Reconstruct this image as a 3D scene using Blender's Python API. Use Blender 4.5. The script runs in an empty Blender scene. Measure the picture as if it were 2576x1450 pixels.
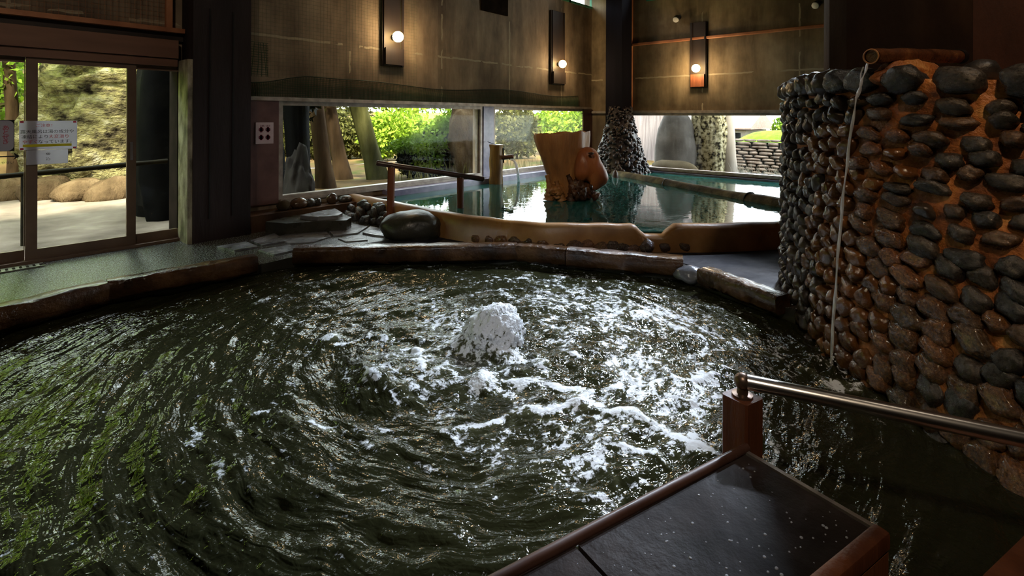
import bpy, bmesh, math, random
import numpy as np
from mathutils import Vector, Matrix

random.seed(7)
RNG = np.random.default_rng(11)
SC = bpy.context.scene
COL = SC.collection
PI = math.pi

# ------------------------------------------------------------------ surveying
F = 1275.0; CX = 1288.0; YH = 295.0; EYE = 1.40; ROLL = 0.004
A = math.radians(41.0)
FX, FY = math.cos(A), math.sin(A)           # viewing direction on the floor plan
RX, RY = math.sin(A), -math.cos(A)          # rightward direction on the floor plan
def W(r, d, z=0.0):
    return Vector((r*RX + d*FX, r*RY + d*FY, z))
def _lv(px, py):
    x, y = px-CX, py-YH
    return x + y*ROLL, -x*ROLL + y
def ray(px, py):
    x, y = _lv(px, py)
    x /= F; y /= F
    return x*RX+FX, x*RY+FY, -y, x
def onZ(px, py, z):
    vx, vy, vz, x = ray(px, py); d = (z-EYE)/vz
    return Vector((vx*d, vy*d, z))
def onY(px, py, Y):
    vx, vy, vz, x = ray(px, py); d = Y/vy
    return Vector((vx*d, Y, EYE+vz*d))
def onX(px, py, X):
    vx, vy, vz, x = ray(px, py); d = X/vx
    return Vector((X, vy*d, EYE+vz*d))
def onD(px, py, d):
    vx, vy, vz, x = ray(px, py)
    return Vector((vx*d, vy*d, EYE+vz*d))

YW = 6.65      # long window wall
XW = 10.6      # end window wall
CEIL = 5.6
WATER = -0.10  # near pool
WATER2 = 0.19  # far pool

# ------------------------------------------------------------------ noise
_P = np.random.default_rng(3).permutation(256).astype(np.int64)
_P = np.concatenate([_P, _P, _P])
_G = np.array([[1,1,0],[-1,1,0],[1,-1,0],[-1,-1,0],[1,0,1],[-1,0,1],[1,0,-1],[-1,0,-1],[0,1,1],[0,-1,1],[0,1,-1],[0,-1,-1]], float)
def pn(x, y, z=0.0):
    x = np.asarray(x, float); y = np.asarray(y, float); z = np.broadcast_to(np.asarray(z, float), x.shape)
    xi, yi, zi = np.floor(x).astype(np.int64), np.floor(y).astype(np.int64), np.floor(z).astype(np.int64)
    xf, yf, zf = x-xi, y-yi, z-zi
    xi &= 255; yi &= 255; zi &= 255
    f = lambda t: t*t*t*(t*(t*6-15)+10)
    u, v, w = f(xf), f(yf), f(zf)
    def g(a, b, c):
        h = _P[_P[_P[(xi+a) & 255]+((yi+b) & 255)]+((zi+c) & 255)] % 12
        k = _G[h]
        return k[..., 0]*(xf-a)+k[..., 1]*(yf-b)+k[..., 2]*(zf-c)
    l = lambda a, b, t: a+(b-a)*t
    return l(l(l(g(0,0,0), g(1,0,0), u), l(g(0,1,0), g(1,1,0), u), v),
             l(l(g(0,0,1), g(1,0,1), u), l(g(0,1,1), g(1,1,1), u), v), w)
def fbm(x, y, z=0.0, o=4, gain=.5):
    s = 0; a = 1.0
    for i in range(o):
        s = s + a*pn(np.asarray(x)*2**i+i*17.3, np.asarray(y)*2**i+i*5.1, np.asarray(z)*2**i)
        a *= gain
    return s

# ------------------------------------------------------------------ materials
def newmat(name):
    m = bpy.data.materials.new(name); m.use_nodes = True
    nt = m.node_tree; nt.nodes.clear()
    out = nt.nodes.new('ShaderNodeOutputMaterial')
    return m, nt, out
def N(nt, typ, **kw):
    n = nt.nodes.new(typ)
    for k, v in kw.items():
        if k in ('operation', 'blend_type', 'data_type', 'feature', 'distance', 'attribute_name', 'noise_dimensions', 'invert', 'use_clamp', 'wave_type', 'bands_direction'):
            setattr(n, k, v)
        else:
            n.inputs[k].default_value = v
    return n
def ramp(nt, fac, stops):
    r = nt.nodes.new('ShaderNodeValToRGB')
    e = r.color_ramp.elements
    while len(e) < len(stops): e.new(.5)
    for i, (p, c) in enumerate(stops):
        e[i].position = p; e[i].color = (c[0], c[1], c[2], 1)
    nt.links.new(fac, r.inputs[0])
    return r.outputs[0]
def coords(nt, scale=(1,1,1), rnd=False, rot=(0,0,0)):
    tc = nt.nodes.new('ShaderNodeTexCoord')
    mp = nt.nodes.new('ShaderNodeMapping')
    mp.inputs['Scale'].default_value = scale; mp.inputs['Rotation'].default_value = rot
    src = tc.outputs['Object']
    if rnd:
        oi = nt.nodes.new('ShaderNodeObjectInfo')
        ad = N(nt, 'ShaderNodeVectorMath', operation='MULTIPLY_ADD')
        ad.inputs[1].default_value = (1,1,1)
        sc = N(nt, 'ShaderNodeVectorMath', operation='SCALE'); sc.inputs['Scale'].default_value = 37.0
        cb = nt.nodes.new('ShaderNodeCombineXYZ')
        for i in range(3): nt.links.new(oi.outputs['Random'], cb.inputs[i])
        nt.links.new(cb.outputs[0], sc.inputs[0])
        nt.links.new(src, ad.inputs[0]); nt.links.new(sc.outputs[0], ad.inputs[2])
        src = ad.outputs[0]
    nt.links.new(src, mp.inputs['Vector'])
    return mp.outputs[0]
def surf(name, stops, rough=.6, scale=4.0, stretch=(1,1,1), detail=6, bump=.0, bscale=None, rnd=False, spec=.5, metal=0.0,
         rrange=None, tint=None, nrough=.55, coat=0.0, emit=None, transl=0.0, rot=(0,0,0), dist=0.0, bdist=.02):
    """noise-driven principled material; stops is a colour ramp over the noise"""
    m, nt, out = newmat(name)
    b = nt.nodes.new('ShaderNodeBsdfPrincipled')
    v = coords(nt, stretch, rnd, rot)
    n = N(nt, 'ShaderNodeTexNoise', Scale=scale, Detail=detail, Roughness=nrough, Distortion=dist)
    nt.links.new(v, n.inputs['Vector'])
    col = ramp(nt, n.outputs['Fac'], stops)
    if tint:      # per-object tint between two colours
        oi = nt.nodes.new('ShaderNodeObjectInfo')
        tc = ramp(nt, oi.outputs['Random'], tint)
        mx = N(nt, 'ShaderNodeMix', data_type='RGBA', blend_type='MULTIPLY'); mx.inputs[0].default_value = 1
        nt.links.new(col, mx.inputs[6]); nt.links.new(tc, mx.inputs[7])
        col = mx.outputs[2]
    nt.links.new(col, b.inputs['Base Color'])
    b.inputs['Roughness'].default_value = rough
    b.inputs['Specular IOR Level'].default_value = spec
    b.inputs['Metallic'].default_value = metal
    b.inputs['Coat Weight'].default_value = coat
    b.inputs['Coat Roughness'].default_value = .12
    if rrange:
        n2 = N(nt, 'ShaderNodeTexNoise', Scale=scale*.7, Detail=4)
        nt.links.new(v, n2.inputs['Vector'])
        mr = N(nt, 'ShaderNodeMapRange'); mr.inputs[1].default_value = .35; mr.inputs[2].default_value = .65
        mr.inputs[3].default_value = rrange[0]; mr.inputs[4].default_value = rrange[1]
        nt.links.new(n2.outputs['Fac'], mr.inputs[0]); nt.links.new(mr.outputs[0], b.inputs['Roughness'])
    if bump:
        n3 = N(nt, 'ShaderNodeTexNoise', Scale=bscale or scale*3, Detail=5, Roughness=.6)
        nt.links.new(v, n3.inputs['Vector'])
        bp = nt.nodes.new('ShaderNodeBump'); bp.inputs['Strength'].default_value = bump; bp.inputs['Distance'].default_value = bdist
        nt.links.new(n3.outputs['Fac'], bp.inputs['Height']); nt.links.new(bp.outputs[0], b.inputs['Normal'])
    last = b.outputs[0]
    if transl:
        t = nt.nodes.new('ShaderNodeBsdfTranslucent'); nt.links.new(col, t.inputs[0])
        ms = nt.nodes.new('ShaderNodeMixShader'); ms.inputs[0].default_value = transl
        nt.links.new(last, ms.inputs[1]); nt.links.new(t.outputs[0], ms.inputs[2]); last = ms.outputs[0]
    if emit:
        b.inputs['Emission Color'].default_value = (*emit[0], 1); b.inputs['Emission Strength'].default_value = emit[1]
    nt.links.new(last, out.inputs[0])
    return m
def flat(name, c, rough=.6, spec=.4, metal=0.0):
    k = [(0.3, tuple(x*.86 for x in c)), (.7, tuple(min(1, x*1.08) for x in c))]
    return surf(name, k, rough, 9, spec=spec, metal=metal)

def concrete(name, c1, c2, c3, axis, jh, jspace, joff):
    """board-marked stained concrete with pale lime joints at panel edges"""
    m, nt, out = newmat(name)
    b = nt.nodes.new('ShaderNodeBsdfPrincipled')
    v = coords(nt, (1.0, 1.0, .22))
    n = N(nt, 'ShaderNodeTexNoise', Scale=2.3, Detail=9, Roughness=.68); nt.links.new(v, n.inputs['Vector'])
    col = ramp(nt, n.outputs['Fac'], [(.30, c1), (.5, c2), (.70, c3)])
    v2 = coords(nt, (1, 1, 1))
    n2 = N(nt, 'ShaderNodeTexNoise', Scale=.8, Detail=5, Roughness=.6); nt.links.new(v2, n2.inputs['Vector'])
    st = ramp(nt, n2.outputs['Fac'], [(.36, (.42,.38,.33)), (.62, (1.15,1.1,1.0))])
    mx = N(nt, 'ShaderNodeMix', data_type='RGBA', blend_type='MULTIPLY'); mx.inputs[0].default_value = .9
    nt.links.new(col, mx.inputs[6]); nt.links.new(st, mx.inputs[7])
    sep = nt.nodes.new('ShaderNodeSeparateXYZ'); tc = nt.nodes.new('ShaderNodeTexCoord')
    wob = N(nt, 'ShaderNodeTexNoise', Scale=7.0, Detail=4); nt.links.new(tc.outputs['Object'], wob.inputs['Vector'])
    nt.links.new(tc.outputs['Object'], sep.inputs[0])
    def M(op, a, bb, c=None):
        q = nt.nodes.new('ShaderNodeMath'); q.operation = op
        for i, t in enumerate((a, bb, c)):
            if t is None: continue
            if isinstance(t, (int, float)): q.inputs[i].default_value = t
            else: nt.links.new(t, q.inputs[i])
        return q.outputs[0]
    w = M('MULTIPLY', M('SUBTRACT', wob.outputs['Fac'], .5), .05)
    hz = M('ABSOLUTE', M('SUBTRACT', M('ADD', sep.outputs[2], w), jh), 0)
    ax = sep.outputs[axis]
    md = M('MODULO', M('ADD', M('ADD', ax, w), 40*jspace-joff), jspace)
    vt = M('ABSOLUTE', M('SUBTRACT', M('ABSOLUTE', M('SUBTRACT', md, jspace/2), 0), jspace/2), 0)
    lh = M('LESS_THAN', hz, .016); lv = M('LESS_THAN', vt, .014)
    patch = M('GREATER_THAN', N_patch(nt, tc), .45)
    ln = M('MULTIPLY', M('MAXIMUM', lh, lv), M('MULTIPLY', patch, .85))
    dkb = M('MULTIPLY', M('LESS_THAN', vt, .09), .25)
    dm = N(nt, 'ShaderNodeMix', data_type='RGBA'); nt.links.new(dkb, dm.inputs[0])
    nt.links.new(mx.outputs[2], dm.inputs[6]); dm.inputs[7].default_value = (.03,.024,.014,1)
    m2 = N(nt, 'ShaderNodeMix', data_type='RGBA'); nt.links.new(ln, m2.inputs[0])
    nt.links.new(dm.outputs[2], m2.inputs[6]); m2.inputs[7].default_value = (.42,.36,.24,1)
    nt.links.new(m2.outputs[2], b.inputs['Base Color'])
    b.inputs['Roughness'].default_value = .75
    bp = nt.nodes.new('ShaderNodeBump'); bp.inputs['Strength'].default_value = .35; bp.inputs['Distance'].default_value = .02
    nt.links.new(n.outputs['Fac'], bp.inputs['Height']); nt.links.new(bp.outputs[0], b.inputs['Normal'])
    nt.links.new(b.outputs[0], out.inputs[0])
    return m
def N_patch(nt, tc):
    p = N(nt, 'ShaderNodeTexNoise', Scale=2.1, Detail=3); nt.links.new(tc.outputs['Object'], p.inputs['Vector'])
    return p.outputs['Fac']

def glass_mat(name, fog=.12, streak=.25):
    m, nt, out = newmat(name)
    t = nt.nodes.new('ShaderNodeBsdfTransparent'); t.inputs[0].default_value = (.95,.97,.95,1)
    g = nt.nodes.new('ShaderNodeBsdfGlossy'); g.inputs['Roughness'].default_value = .03
    fr = nt.nodes.new('ShaderNodeFresnel'); fr.inputs[0].default_value = 1.10
    ms = nt.nodes.new('ShaderNodeMixShader'); nt.links.new(fr.outputs[0], ms.inputs[0])
    nt.links.new(t.outputs[0], ms.inputs[1]); nt.links.new(g.outputs[0], ms.inputs[2])
    tr = nt.nodes.new('ShaderNodeBsdfTranslucent'); tr.inputs[0].default_value = (.82,.86,.80,1)
    v = coords(nt, (9, 9, .55))
    n = N(nt, 'ShaderNodeTexNoise', Scale=1.5, Detail=5, Roughness=.6); nt.links.new(v, n.inputs['Vector'])
    mr = N(nt, 'ShaderNodeMapRange'); mr.inputs[1].default_value = .45; mr.inputs[2].default_value = .75
    mr.inputs[3].default_value = fog; mr.inputs[4].default_value = fog+streak
    nt.links.new(n.outputs['Fac'], mr.inputs[0])
    m2 = nt.nodes.new('ShaderNodeMixShader'); nt.links.new(mr.outputs[0], m2.inputs[0])
    nt.links.new(ms.outputs[0], m2.inputs[1]); nt.links.new(tr.outputs[0], m2.inputs[2])
    nt.links.new(m2.outputs[0], out.inputs[0])
    return m

def rough_water():
    m, nt, out = newmat('churning_water')
    b = nt.nodes.new('ShaderNodeBsdfPrincipled')
    at = N(nt, 'ShaderNodeAttribute', attribute_name='foam')
    fl = N(nt, 'ShaderNodeAttribute', attribute_name='flow')
    v = coords(nt, (1, 1, 1))
    def M(op, a, bb):
        q = nt.nodes.new('ShaderNodeMath'); q.operation = op
        for i, t in enumerate((a, bb)):
            if isinstance(t, (int, float)): q.inputs[i].default_value = t
            else: nt.links.new(t, q.inputs[i])
        return q.outputs[0]
    def R(x, a, c, lo=0.0, hi=1.0):
        q = N(nt, 'ShaderNodeMapRange'); q.interpolation_type = 'SMOOTHSTEP'
        q.inputs[1].default_value = a; q.inputs[2].default_value = c; q.inputs[3].default_value = lo; q.inputs[4].default_value = hi
        nt.links.new(x, q.inputs[0]); return q.outputs[0]
    n1 = N(nt, 'ShaderNodeTexNoise', Scale=1.5, Detail=6, Roughness=.60, Distortion=.35); nt.links.new(fl.outputs['Vector'], n1.inputs['Vector'])
    n2 = N(nt, 'ShaderNodeTexNoise', Scale=30, Detail=6, Roughness=.7, Distortion=.5); nt.links.new(v, n2.inputs['Vector'])
    n3 = N(nt, 'ShaderNodeTexNoise', Scale=120, Detail=3, Roughness=.7); nt.links.new(v, n3.inputs['Vector'])
    f = M('ADD', at.outputs['Fac'], M('ADD', M('MULTIPLY', M('SUBTRACT', n1.outputs['Fac'], .5), 1.5), M('MULTIPLY', M('SUBTRACT', n2.outputs['Fac'], .5), 1.7)))
    f = M('ADD', f, M('MULTIPLY', M('SUBTRACT', n3.outputs['Fac'], .5), .35))
    white = R(f, .54, .80)
    milk = R(at.outputs['Fac'], .34, .80, 0, .8)
    c1 = N(nt, 'ShaderNodeMix', data_type='RGBA'); nt.links.new(milk, c1.inputs[0])
    c1.inputs[6].default_value = (.020, .021, .009, 1); c1.inputs[7].default_value = (.095, .098, .052, 1)
    mx = N(nt, 'ShaderNodeMix', data_type='RGBA'); nt.links.new(white, mx.inputs[0])
    nt.links.new(c1.outputs[2], mx.inputs[6]); mx.inputs[7].default_value = (.80, .83, .87, 1)
    nt.links.new(mx.outputs[2], b.inputs['Base Color'])
    nt.links.new(R(white, 0, 1, .05, .55), b.inputs['Roughness'])
    b.inputs['IOR'].default_value = 1.34
    n1b = N(nt, 'ShaderNodeTexNoise', Scale=1.2, Detail=3, Roughness=.55, Distortion=.3); nt.links.new(fl.outputs['Vector'], n1b.inputs['Vector'])
    n2b = N(nt, 'ShaderNodeTexNoise', Scale=24, Detail=2.5, Roughness=.5, Distortion=.6); nt.links.new(v, n2b.inputs['Vector'])
    h = M('ADD', M('MULTIPLY', n1b.outputs['Fac'], 1.5), M('MULTIPLY', n2b.outputs['Fac'], .38))
    bp = nt.nodes.new('ShaderNodeBump'); bp.inputs['Strength'].default_value = .62; bp.inputs['Distance'].default_value = .03
    nt.links.new(h, bp.inputs['Height']); nt.links.new(bp.outputs[0], b.inputs['Normal'])
    nt.links.new(b.outputs[0], out.inputs[0])
    return m
def calm_water():
    m, nt, out = newmat('calm_teal_water')
    b = nt.nodes.new('ShaderNodeBsdfPrincipled')
    v = coords(nt, (1, 1, 1))
    n = N(nt, 'ShaderNodeTexNoise', Scale=.8, Detail=3); nt.links.new(v, n.inputs['Vector'])
    c = ramp(nt, n.outputs['Fac'], [(.3, (.012,.075,.068)), (.7, (.022,.115,.10))])
    nt.links.new(c, b.inputs['Base Color'])
    b.inputs['Roughness'].default_value = .02; b.inputs['IOR'].default_value = 1.34
    n2 = N(nt, 'ShaderNodeTexNoise', Scale=5, Detail=3, Distortion=.4); nt.links.new(v, n2.inputs['Vector'])
    bp = nt.nodes.new('ShaderNodeBump'); bp.inputs['Strength'].default_value = .10; bp.inputs['Distance'].default_value = .02
    nt.links.new(n2.outputs['Fac'], bp.inputs['Height']); nt.links.new(bp.outputs[0], b.inputs['Normal'])
    nt.links.new(b.outputs[0], out.inputs[0])
    return m
def falling_water():
    m, nt, out = newmat('falling_water')
    t = nt.nodes.new('ShaderNodeBsdfTransparent')
    g = nt.nodes.new('ShaderNodeBsdfPrincipled'); g.inputs['Base Color'].default_value = (.9,.93,.98,1); g.inputs['Roughness'].default_value = .12
    v = coords(nt, (60, 60, 5))
    n = N(nt, 'ShaderNodeTexNoise', Scale=1.0, Detail=4); nt.links.new(v, n.inputs['Vector'])
    mr = N(nt, 'ShaderNodeMapRange'); mr.inputs[1].default_value = .35; mr.inputs[2].default_value = .65
    mr.inputs[3].default_value = .45; mr.inputs[4].default_value = 1.0
    nt.links.new(n.outputs['Fac'], mr.inputs[0])
    ms = nt.nodes.new('ShaderNodeMixShader'); nt.links.new(mr.outputs[0], ms.inputs[0])
    nt.links.new(t.outputs[0], ms.inputs[1]); nt.links.new(g.outputs[0], ms.inputs[2]); nt.links.new(ms.outputs[0], out.inputs[0])
    return m
def lamp_mat(name, c, s):
    m, nt, out = newmat(name)
    e = nt.nodes.new('ShaderNodeEmission'); e.inputs[0].default_value = (*c, 1); e.inputs[1].default_value = s
    nt.links.new(e.outputs[0], out.inputs[0])
    return m

MT = {}
MT['wall_long'] = concrete('stained_concrete', (.125,.092,.062), (.275,.212,.148), (.43,.35,.25), 0, 2.44, 1.77, .49)
MT['wall_end'] = concrete('stained_concrete_end', (.125,.095,.056), (.27,.215,.135), (.41,.34,.225), 1, 2.30, 1.80, .35)
MT['dark_concrete'] = surf('dark_damp_concrete', [(.3,(.013,.006,.003)), (.5,(.040,.020,.010)), (.72,(.11,.055,.026))], .8, 2.0, (1,1,.35), 8, .5, 9, rrange=(.65,.9), spec=.2)
MT['red_concrete'] = surf('rust_brown_concrete', [(.3,(.07,.024,.009)), (.6,(.17,.058,.022)), (.8,(.24,.09,.035))], .7, 2.4, (1,1,.4), 7, .3, 12)
MT['pillar'] = surf('dark_stained_boards', [(.3,(.012,.008,.008)), (.6,(.032,.020,.019)), (.8,(.055,.036,.03))], .6, 3.0, (1,1,.15), 6, .3, 14, rrange=(.5,.75), spec=.3)
MT['pillar_dark'] = surf('blackened_post', [(.3,(.004,.004,.008)), (.7,(.011,.010,.017))], .8, 3, (1,1,.15), spec=.1)
MT['pillar_edge'] = surf('weathered_pale_post', [(.35,(.10,.085,.05)), (.5,(.3,.26,.17)), (.65,(.5,.45,.32))], .7, 7, (1,1,.5), 8, .6, 30)
MT['ceiling'] = surf('dark_ceiling_boards', [(.3,(.06,.05,.04)), (.7,(.14,.11,.08))], .7, 3)
MT['floor_gravel'] = surf('wet_pebble_wash_floor', [(.38,(.018,.020,.018)), (.5,(.065,.070,.064)), (.62,(.22,.23,.22))], .2, 85, detail=3, bump=.22, bscale=85, rrange=(.06,.26), spec=.8)
MT['pit'] = surf('pool_lining', [(.3,(.03,.03,.02)), (.7,(.07,.07,.05))], .6, 4)
MT['flag'] = surf('sky_tinted_wet_flagstone', [(.35,(.10,.105,.12)), (.6,(.25,.26,.29)), (.8,(.38,.39,.42))], .1, 5, bump=.3, bscale=14, rrange=(.14,.36), spec=.9)  # bluish lift in the base colour stands in for reflected sky
MT['log'] = surf('wet_log_wood', [(.3,(.022,.010,.004)), (.5,(.075,.034,.013)), (.72,(.19,.095,.038))], .25, 4, (1,1,1), 8, .8, 14, rrange=(.1,.4), rnd=True, coat=.3)
MT['wood_red'] = surf('reddish_wood', [(.3,(.075,.020,.008)), (.55,(.20,.062,.022)), (.75,(.34,.12,.042))], .45, 5, (1,1,.12), 7, .25, 40, rnd=True)
MT['wood_orange'] = surf('orange_batten_wood', [(.3,(.30,.10,.04)), (.6,(.52,.22,.10)), (.8,(.62,.30,.15))], .55, 5, (.6,.6,.6), 6, .2)
MT['door_metal'] = surf('brown_door_aluminium', [(.3,(.16,.105,.075)), (.7,(.22,.145,.10))], .42, 5, metal=.15)
MT['beam'] = surf('brown_header_board', [(.3,(.16,.078,.05)), (.7,(.25,.125,.08))], .5, 3, (.3,.3,2), 5)
MT['frame_alu'] = surf('weathered_aluminium_frame', [(.3,(.26,.22,.18)), (.6,(.46,.40,.34)), (.8,(.58,.50,.42))], .4, 9, metal=.25)
MT['panel_pink'] = surf('maroon_panel', [(.35,(.10,.045,.04)), (.6,(.17,.085,.07)), (.8,(.22,.115,.09))], .4, 3, spec=.5)
MT['ledge_blue'] = surf('blue_grey_tile_ledge', [(.3,(.16,.15,.26)), (.6,(.30,.28,.44)), (.8,(.40,.38,.52))], .25, 6, spec=.6)
MT['glass'] = glass_mat('misted_glass', .0, .012)
MT['glass_door'] = glass_mat('door_glass', .0, .0)
MT['glass_fog'] = glass_mat('fogged_glass', .02, .03)
MT['water'] = rough_water()
MT['water_calm'] = calm_water()
MT['water_fall'] = falling_water()
MT['rim'] = surf('ochre_plaster_rim', [(.3,(.17,.072,.018)), (.55,(.36,.17,.048)), (.75,(.50,.28,.10))], .4, 2.2, detail=7, bump=.2, bscale=10, rrange=(.25,.55))
MT['mortar'] = surf('orange_mortar', [(.32,(.045,.014,.005)), (.46,(.26,.085,.022)), (.58,(.46,.17,.045)), (.72,(.66,.36,.12))], .6, 6, detail=10, bump=1.0, bscale=22, rrange=(.3,.75))
MT['cobble'] = surf('wet_cobblestone', [(.3,(.022,.020,.018)), (.55,(.062,.055,.047)), (.75,(.13,.105,.078))], .3, 6, detail=8, bump=.3, bscale=18, rnd=True,
                    tint=[(0,(.50,.58,.68)), (.4,(.72,.74,.76)), (.7,(.95,.88,.80)), (.88,(1.4,.95,.7)), (1,(1.8,1.2,.75))], rrange=(.14,.42), spec=.6)
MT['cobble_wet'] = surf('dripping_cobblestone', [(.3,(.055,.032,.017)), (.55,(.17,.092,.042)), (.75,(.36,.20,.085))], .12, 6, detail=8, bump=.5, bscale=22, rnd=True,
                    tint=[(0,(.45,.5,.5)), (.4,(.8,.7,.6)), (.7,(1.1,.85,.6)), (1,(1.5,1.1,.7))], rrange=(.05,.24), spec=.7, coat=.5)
MT['boulder'] = surf('dark_boulder', [(.3,(.020,.021,.015)), (.55,(.046,.046,.033)), (.75,(.085,.082,.058))], .35, 4, detail=7, bump=.3, bscale=16, rrange=(.2,.45))
MT['pebble_mound'] = surf('purple_grey_pebble', [(.32,(.016,.013,.021)), (.55,(.05,.038,.045)), (.72,(.24,.18,.15))], .3, 11, detail=7, bump=.3, rrange=(.15,.5))
MT['stump'] = surf('weathered_stump_wood', [(.28,(.085,.034,.012)), (.5,(.29,.13,.042)), (.72,(.52,.29,.11))], .5, 3.2, (1,1,.18), 9, .9, 9, nrough=.62)
MT['stump_burl'] = surf('red_burl_wood', [(.28,(.13,.032,.012)), (.5,(.30,.095,.03)), (.72,(.44,.18,.06))], .42, 3.5, (1,1,.4), 8, .6, 9)
MT['stump_dark'] = surf('dark_root_wood', [(.3,(.012,.006,.003)), (.6,(.07,.026,.010)), (.8,(.22,.085,.025))], .45, 6, (1,1,.5), 8, .8, 14)  # dark root brown, also colours the blob standing for the hollow's shade
MT['weir'] = surf('mossy_weir_log', [(.3,(.022,.016,.008)), (.5,(.085,.064,.028)), (.72,(.24,.19,.09))], .7, 4, detail=8, bump=.6, bscale=16, rrange=(.6,.85), spec=.15)
MT['spout_wood'] = surf('mossy_spout_post', [(.3,(.07,.028,.008)), (.5,(.30,.165,.035)), (.72,(.52,.36,.09))], .45, 6, (1,1,.12), 8, .8, 12)
MT['dark_pipe'] = surf('dark_wet_bamboo', [(.3,(.045,.016,.007)), (.6,(.14,.052,.02)), (.8,(.36,.17,.06))], .3, 7, bump=.5, rrange=(.15,.45))
MT['copper_rim'] = surf('rusty_pipe_lip', [(.3,(.45,.17,.06)), (.7,(.68,.33,.13))], .35, 9)
MT['rail_brown'] = surf('dark_brown_rail', [(.3,(.035,.02,.016)), (.7,(.09,.05,.038))], .3, 6)
MT['steel'] = surf('brushed_steel', [(.3,(.58,.54,.50)), (.7,(.72,.68,.63))], .28, 8, (1,1,1), metal=1.0)
MT['bronze'] = surf('tarnished_fitting', [(.3,(.16,.10,.07)), (.7,(.30,.20,.14))], .35, 12, metal=.8)
MT['bench_tile'] = surf('dark_slate_tile', [(.3,(.010,.007,.006)), (.55,(.032,.023,.020)), (.75,(.070,.050,.044))], .5, 3.2, detail=8, bump=.15, bscale=26, rrange=(.4,.62), spec=.05)
MT['bench_trim'] = surf('dark_wood_trim', [(.3,(.055,.024,.016)), (.7,(.13,.06,.04))], .35, 6, rrange=(.2,.45))
MT['edge_metal'] = surf('worn_edge_strip', [(.3,(.22,.18,.16)), (.7,(.42,.36,.31))], .35, 15, metal=.6)
MT['droplet'] = surf('glint_water_drop', [(.3,(.30,.31,.34)), (.7,(.36,.37,.40))], .04, 3, spec=1.0)  # pale base colour stands in for glints on clear drops
MT['net_green'] = flat('green_netting', (.022,.065,.028), .6)
MT['rope'] = flat('dark_green_rope', (.012,.03,.016), .7)
MT['plate'] = surf('dark_plate_wood', [(.3,(.008,.006,.004)), (.7,(.022,.015,.011))], .95, 5, spec=.02)
MT['lampboard'] = surf('dark_lamp_board', [(.3,(.012,.008,.006)), (.7,(.034,.021,.015))], .55, 5, (1,1,.15), 6)
MT['black'] = flat('black_enamel', (.012,.011,.010), .4)
MT['white'] = flat('white_enamel', (.72,.72,.68), .35)
MT['globe'] = lamp_mat('warm_globe_glow', (1.0,.66,.26), 34.0)
MT['paper'] = flat('white_laminated_notice', (.72,.70,.74), .3)
MT['paper_pink'] = flat('pinkish_notice', (.60,.47,.48), .35)
MT['ink_black'] = flat('black_print', (.012,.012,.016), .5)
MT['ink_red'] = flat('red_print', (.55,.025,.06), .5)
MT['ink_yellow'] = flat('yellow_highlighter', (.72,.62,.02), .5)
MT['ink_maroon'] = flat('maroon_print', (.14,.02,.04), .5)
MT['grate'] = flat('steel_grate', (.35,.34,.30), .35, metal=.8)
# outdoors
MT['path'] = surf('pale_gravel_path', [(.3,(.085,.069,.055)), (.55,(.16,.132,.105)), (.75,(.24,.205,.165))], .8, 1.6, detail=10, bump=.3, bscale=60, spec=.04)
MT['moss_ground'] = surf('mossy_ground', [(.3,(.04,.028,.012)), (.5,(.12,.078,.034)), (.66,(.055,.07,.012)), (.8,(.18,.125,.06))], .9, 1.1, detail=9, bump=.5, bscale=20, spec=.04)
MT['cliff'] = surf('mossy_cliff_rock', [(.36,(.012,.009,.006)), (.44,(.10,.083,.042)), (.54,(.235,.205,.085)), (.68,(.40,.36,.24))], .9, 2.6, (1,1,1.7), 11, 1.0, 5, nrough=.66, bdist=.22, spec=.04)
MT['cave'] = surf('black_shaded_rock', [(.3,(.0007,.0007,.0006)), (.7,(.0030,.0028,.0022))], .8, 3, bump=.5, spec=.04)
MT['trunk'] = surf('brown_bark', [(.3,(.020,.012,.006)), (.6,(.055,.033,.017)), (.8,(.09,.057,.03))], .85, 5, (1,1,.2), 8, .9, 12, spec=.04)
MT['trunk_green'] = surf('mossy_bark', [(.3,(.022,.021,.007)), (.6,(.058,.056,.018)), (.8,(.10,.092,.036))], .85, 5, (1,1,.25), 8, .9, 12, spec=.04)
MT['trunk_pale'] = surf('pale_smooth_bark', [(.3,(.15,.135,.12)), (.7,(.23,.21,.19))], .7, 3, (1,1,.4), spec=.04)
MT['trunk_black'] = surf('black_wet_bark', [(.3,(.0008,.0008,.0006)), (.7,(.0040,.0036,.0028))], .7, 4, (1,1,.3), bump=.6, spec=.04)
MT['rock_grey'] = surf('smooth_grey_rock', [(.3,(.050,.046,.043)), (.55,(.088,.081,.075)), (.75,(.14,.13,.12))], .7, 2, detail=7, bump=.3, spec=.04)
MT['rock_dark'] = surf('slate_standing_rock', [(.3,(.013,.011,.009)), (.6,(.028,.024,.020)), (.8,(.048,.041,.034))], .7, 3, (1,1,.5), 7, .5, spec=.04)
MT['rock_tan'] = surf('tan_weathered_rock', [(.3,(.04,.03,.017)), (.6,(.08,.062,.037)), (.8,(.12,.095,.06))], .8, 2.2, (1,1,.4), 7, .6, spec=.04)
MT['rock_brown'] = surf('brown_weathered_rock', [(.3,(.028,.018,.009)), (.55,(.075,.05,.026)), (.75,(.125,.09,.05))], .85, 3, (1,1,.4), 9, .9, 8, spec=.04, bdist=.08)
MT['lichen'] = surf('lichen_spotted_rock', [(.40,(.012,.010,.008)), (.47,(.10,.088,.048)), (.58,(.27,.25,.165)), (.75,(.36,.34,.27))], .85, 11, detail=7, bump=1.0, bscale=9, spec=.04)
MT['drystone'] = surf('brown_grey_wall_stone', [(.3,(.032,.026,.023)), (.55,(.07,.058,.052)), (.75,(.11,.095,.088))], .8, 4, (1,1,2), 7, .6, rnd=True, spec=.04)
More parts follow.
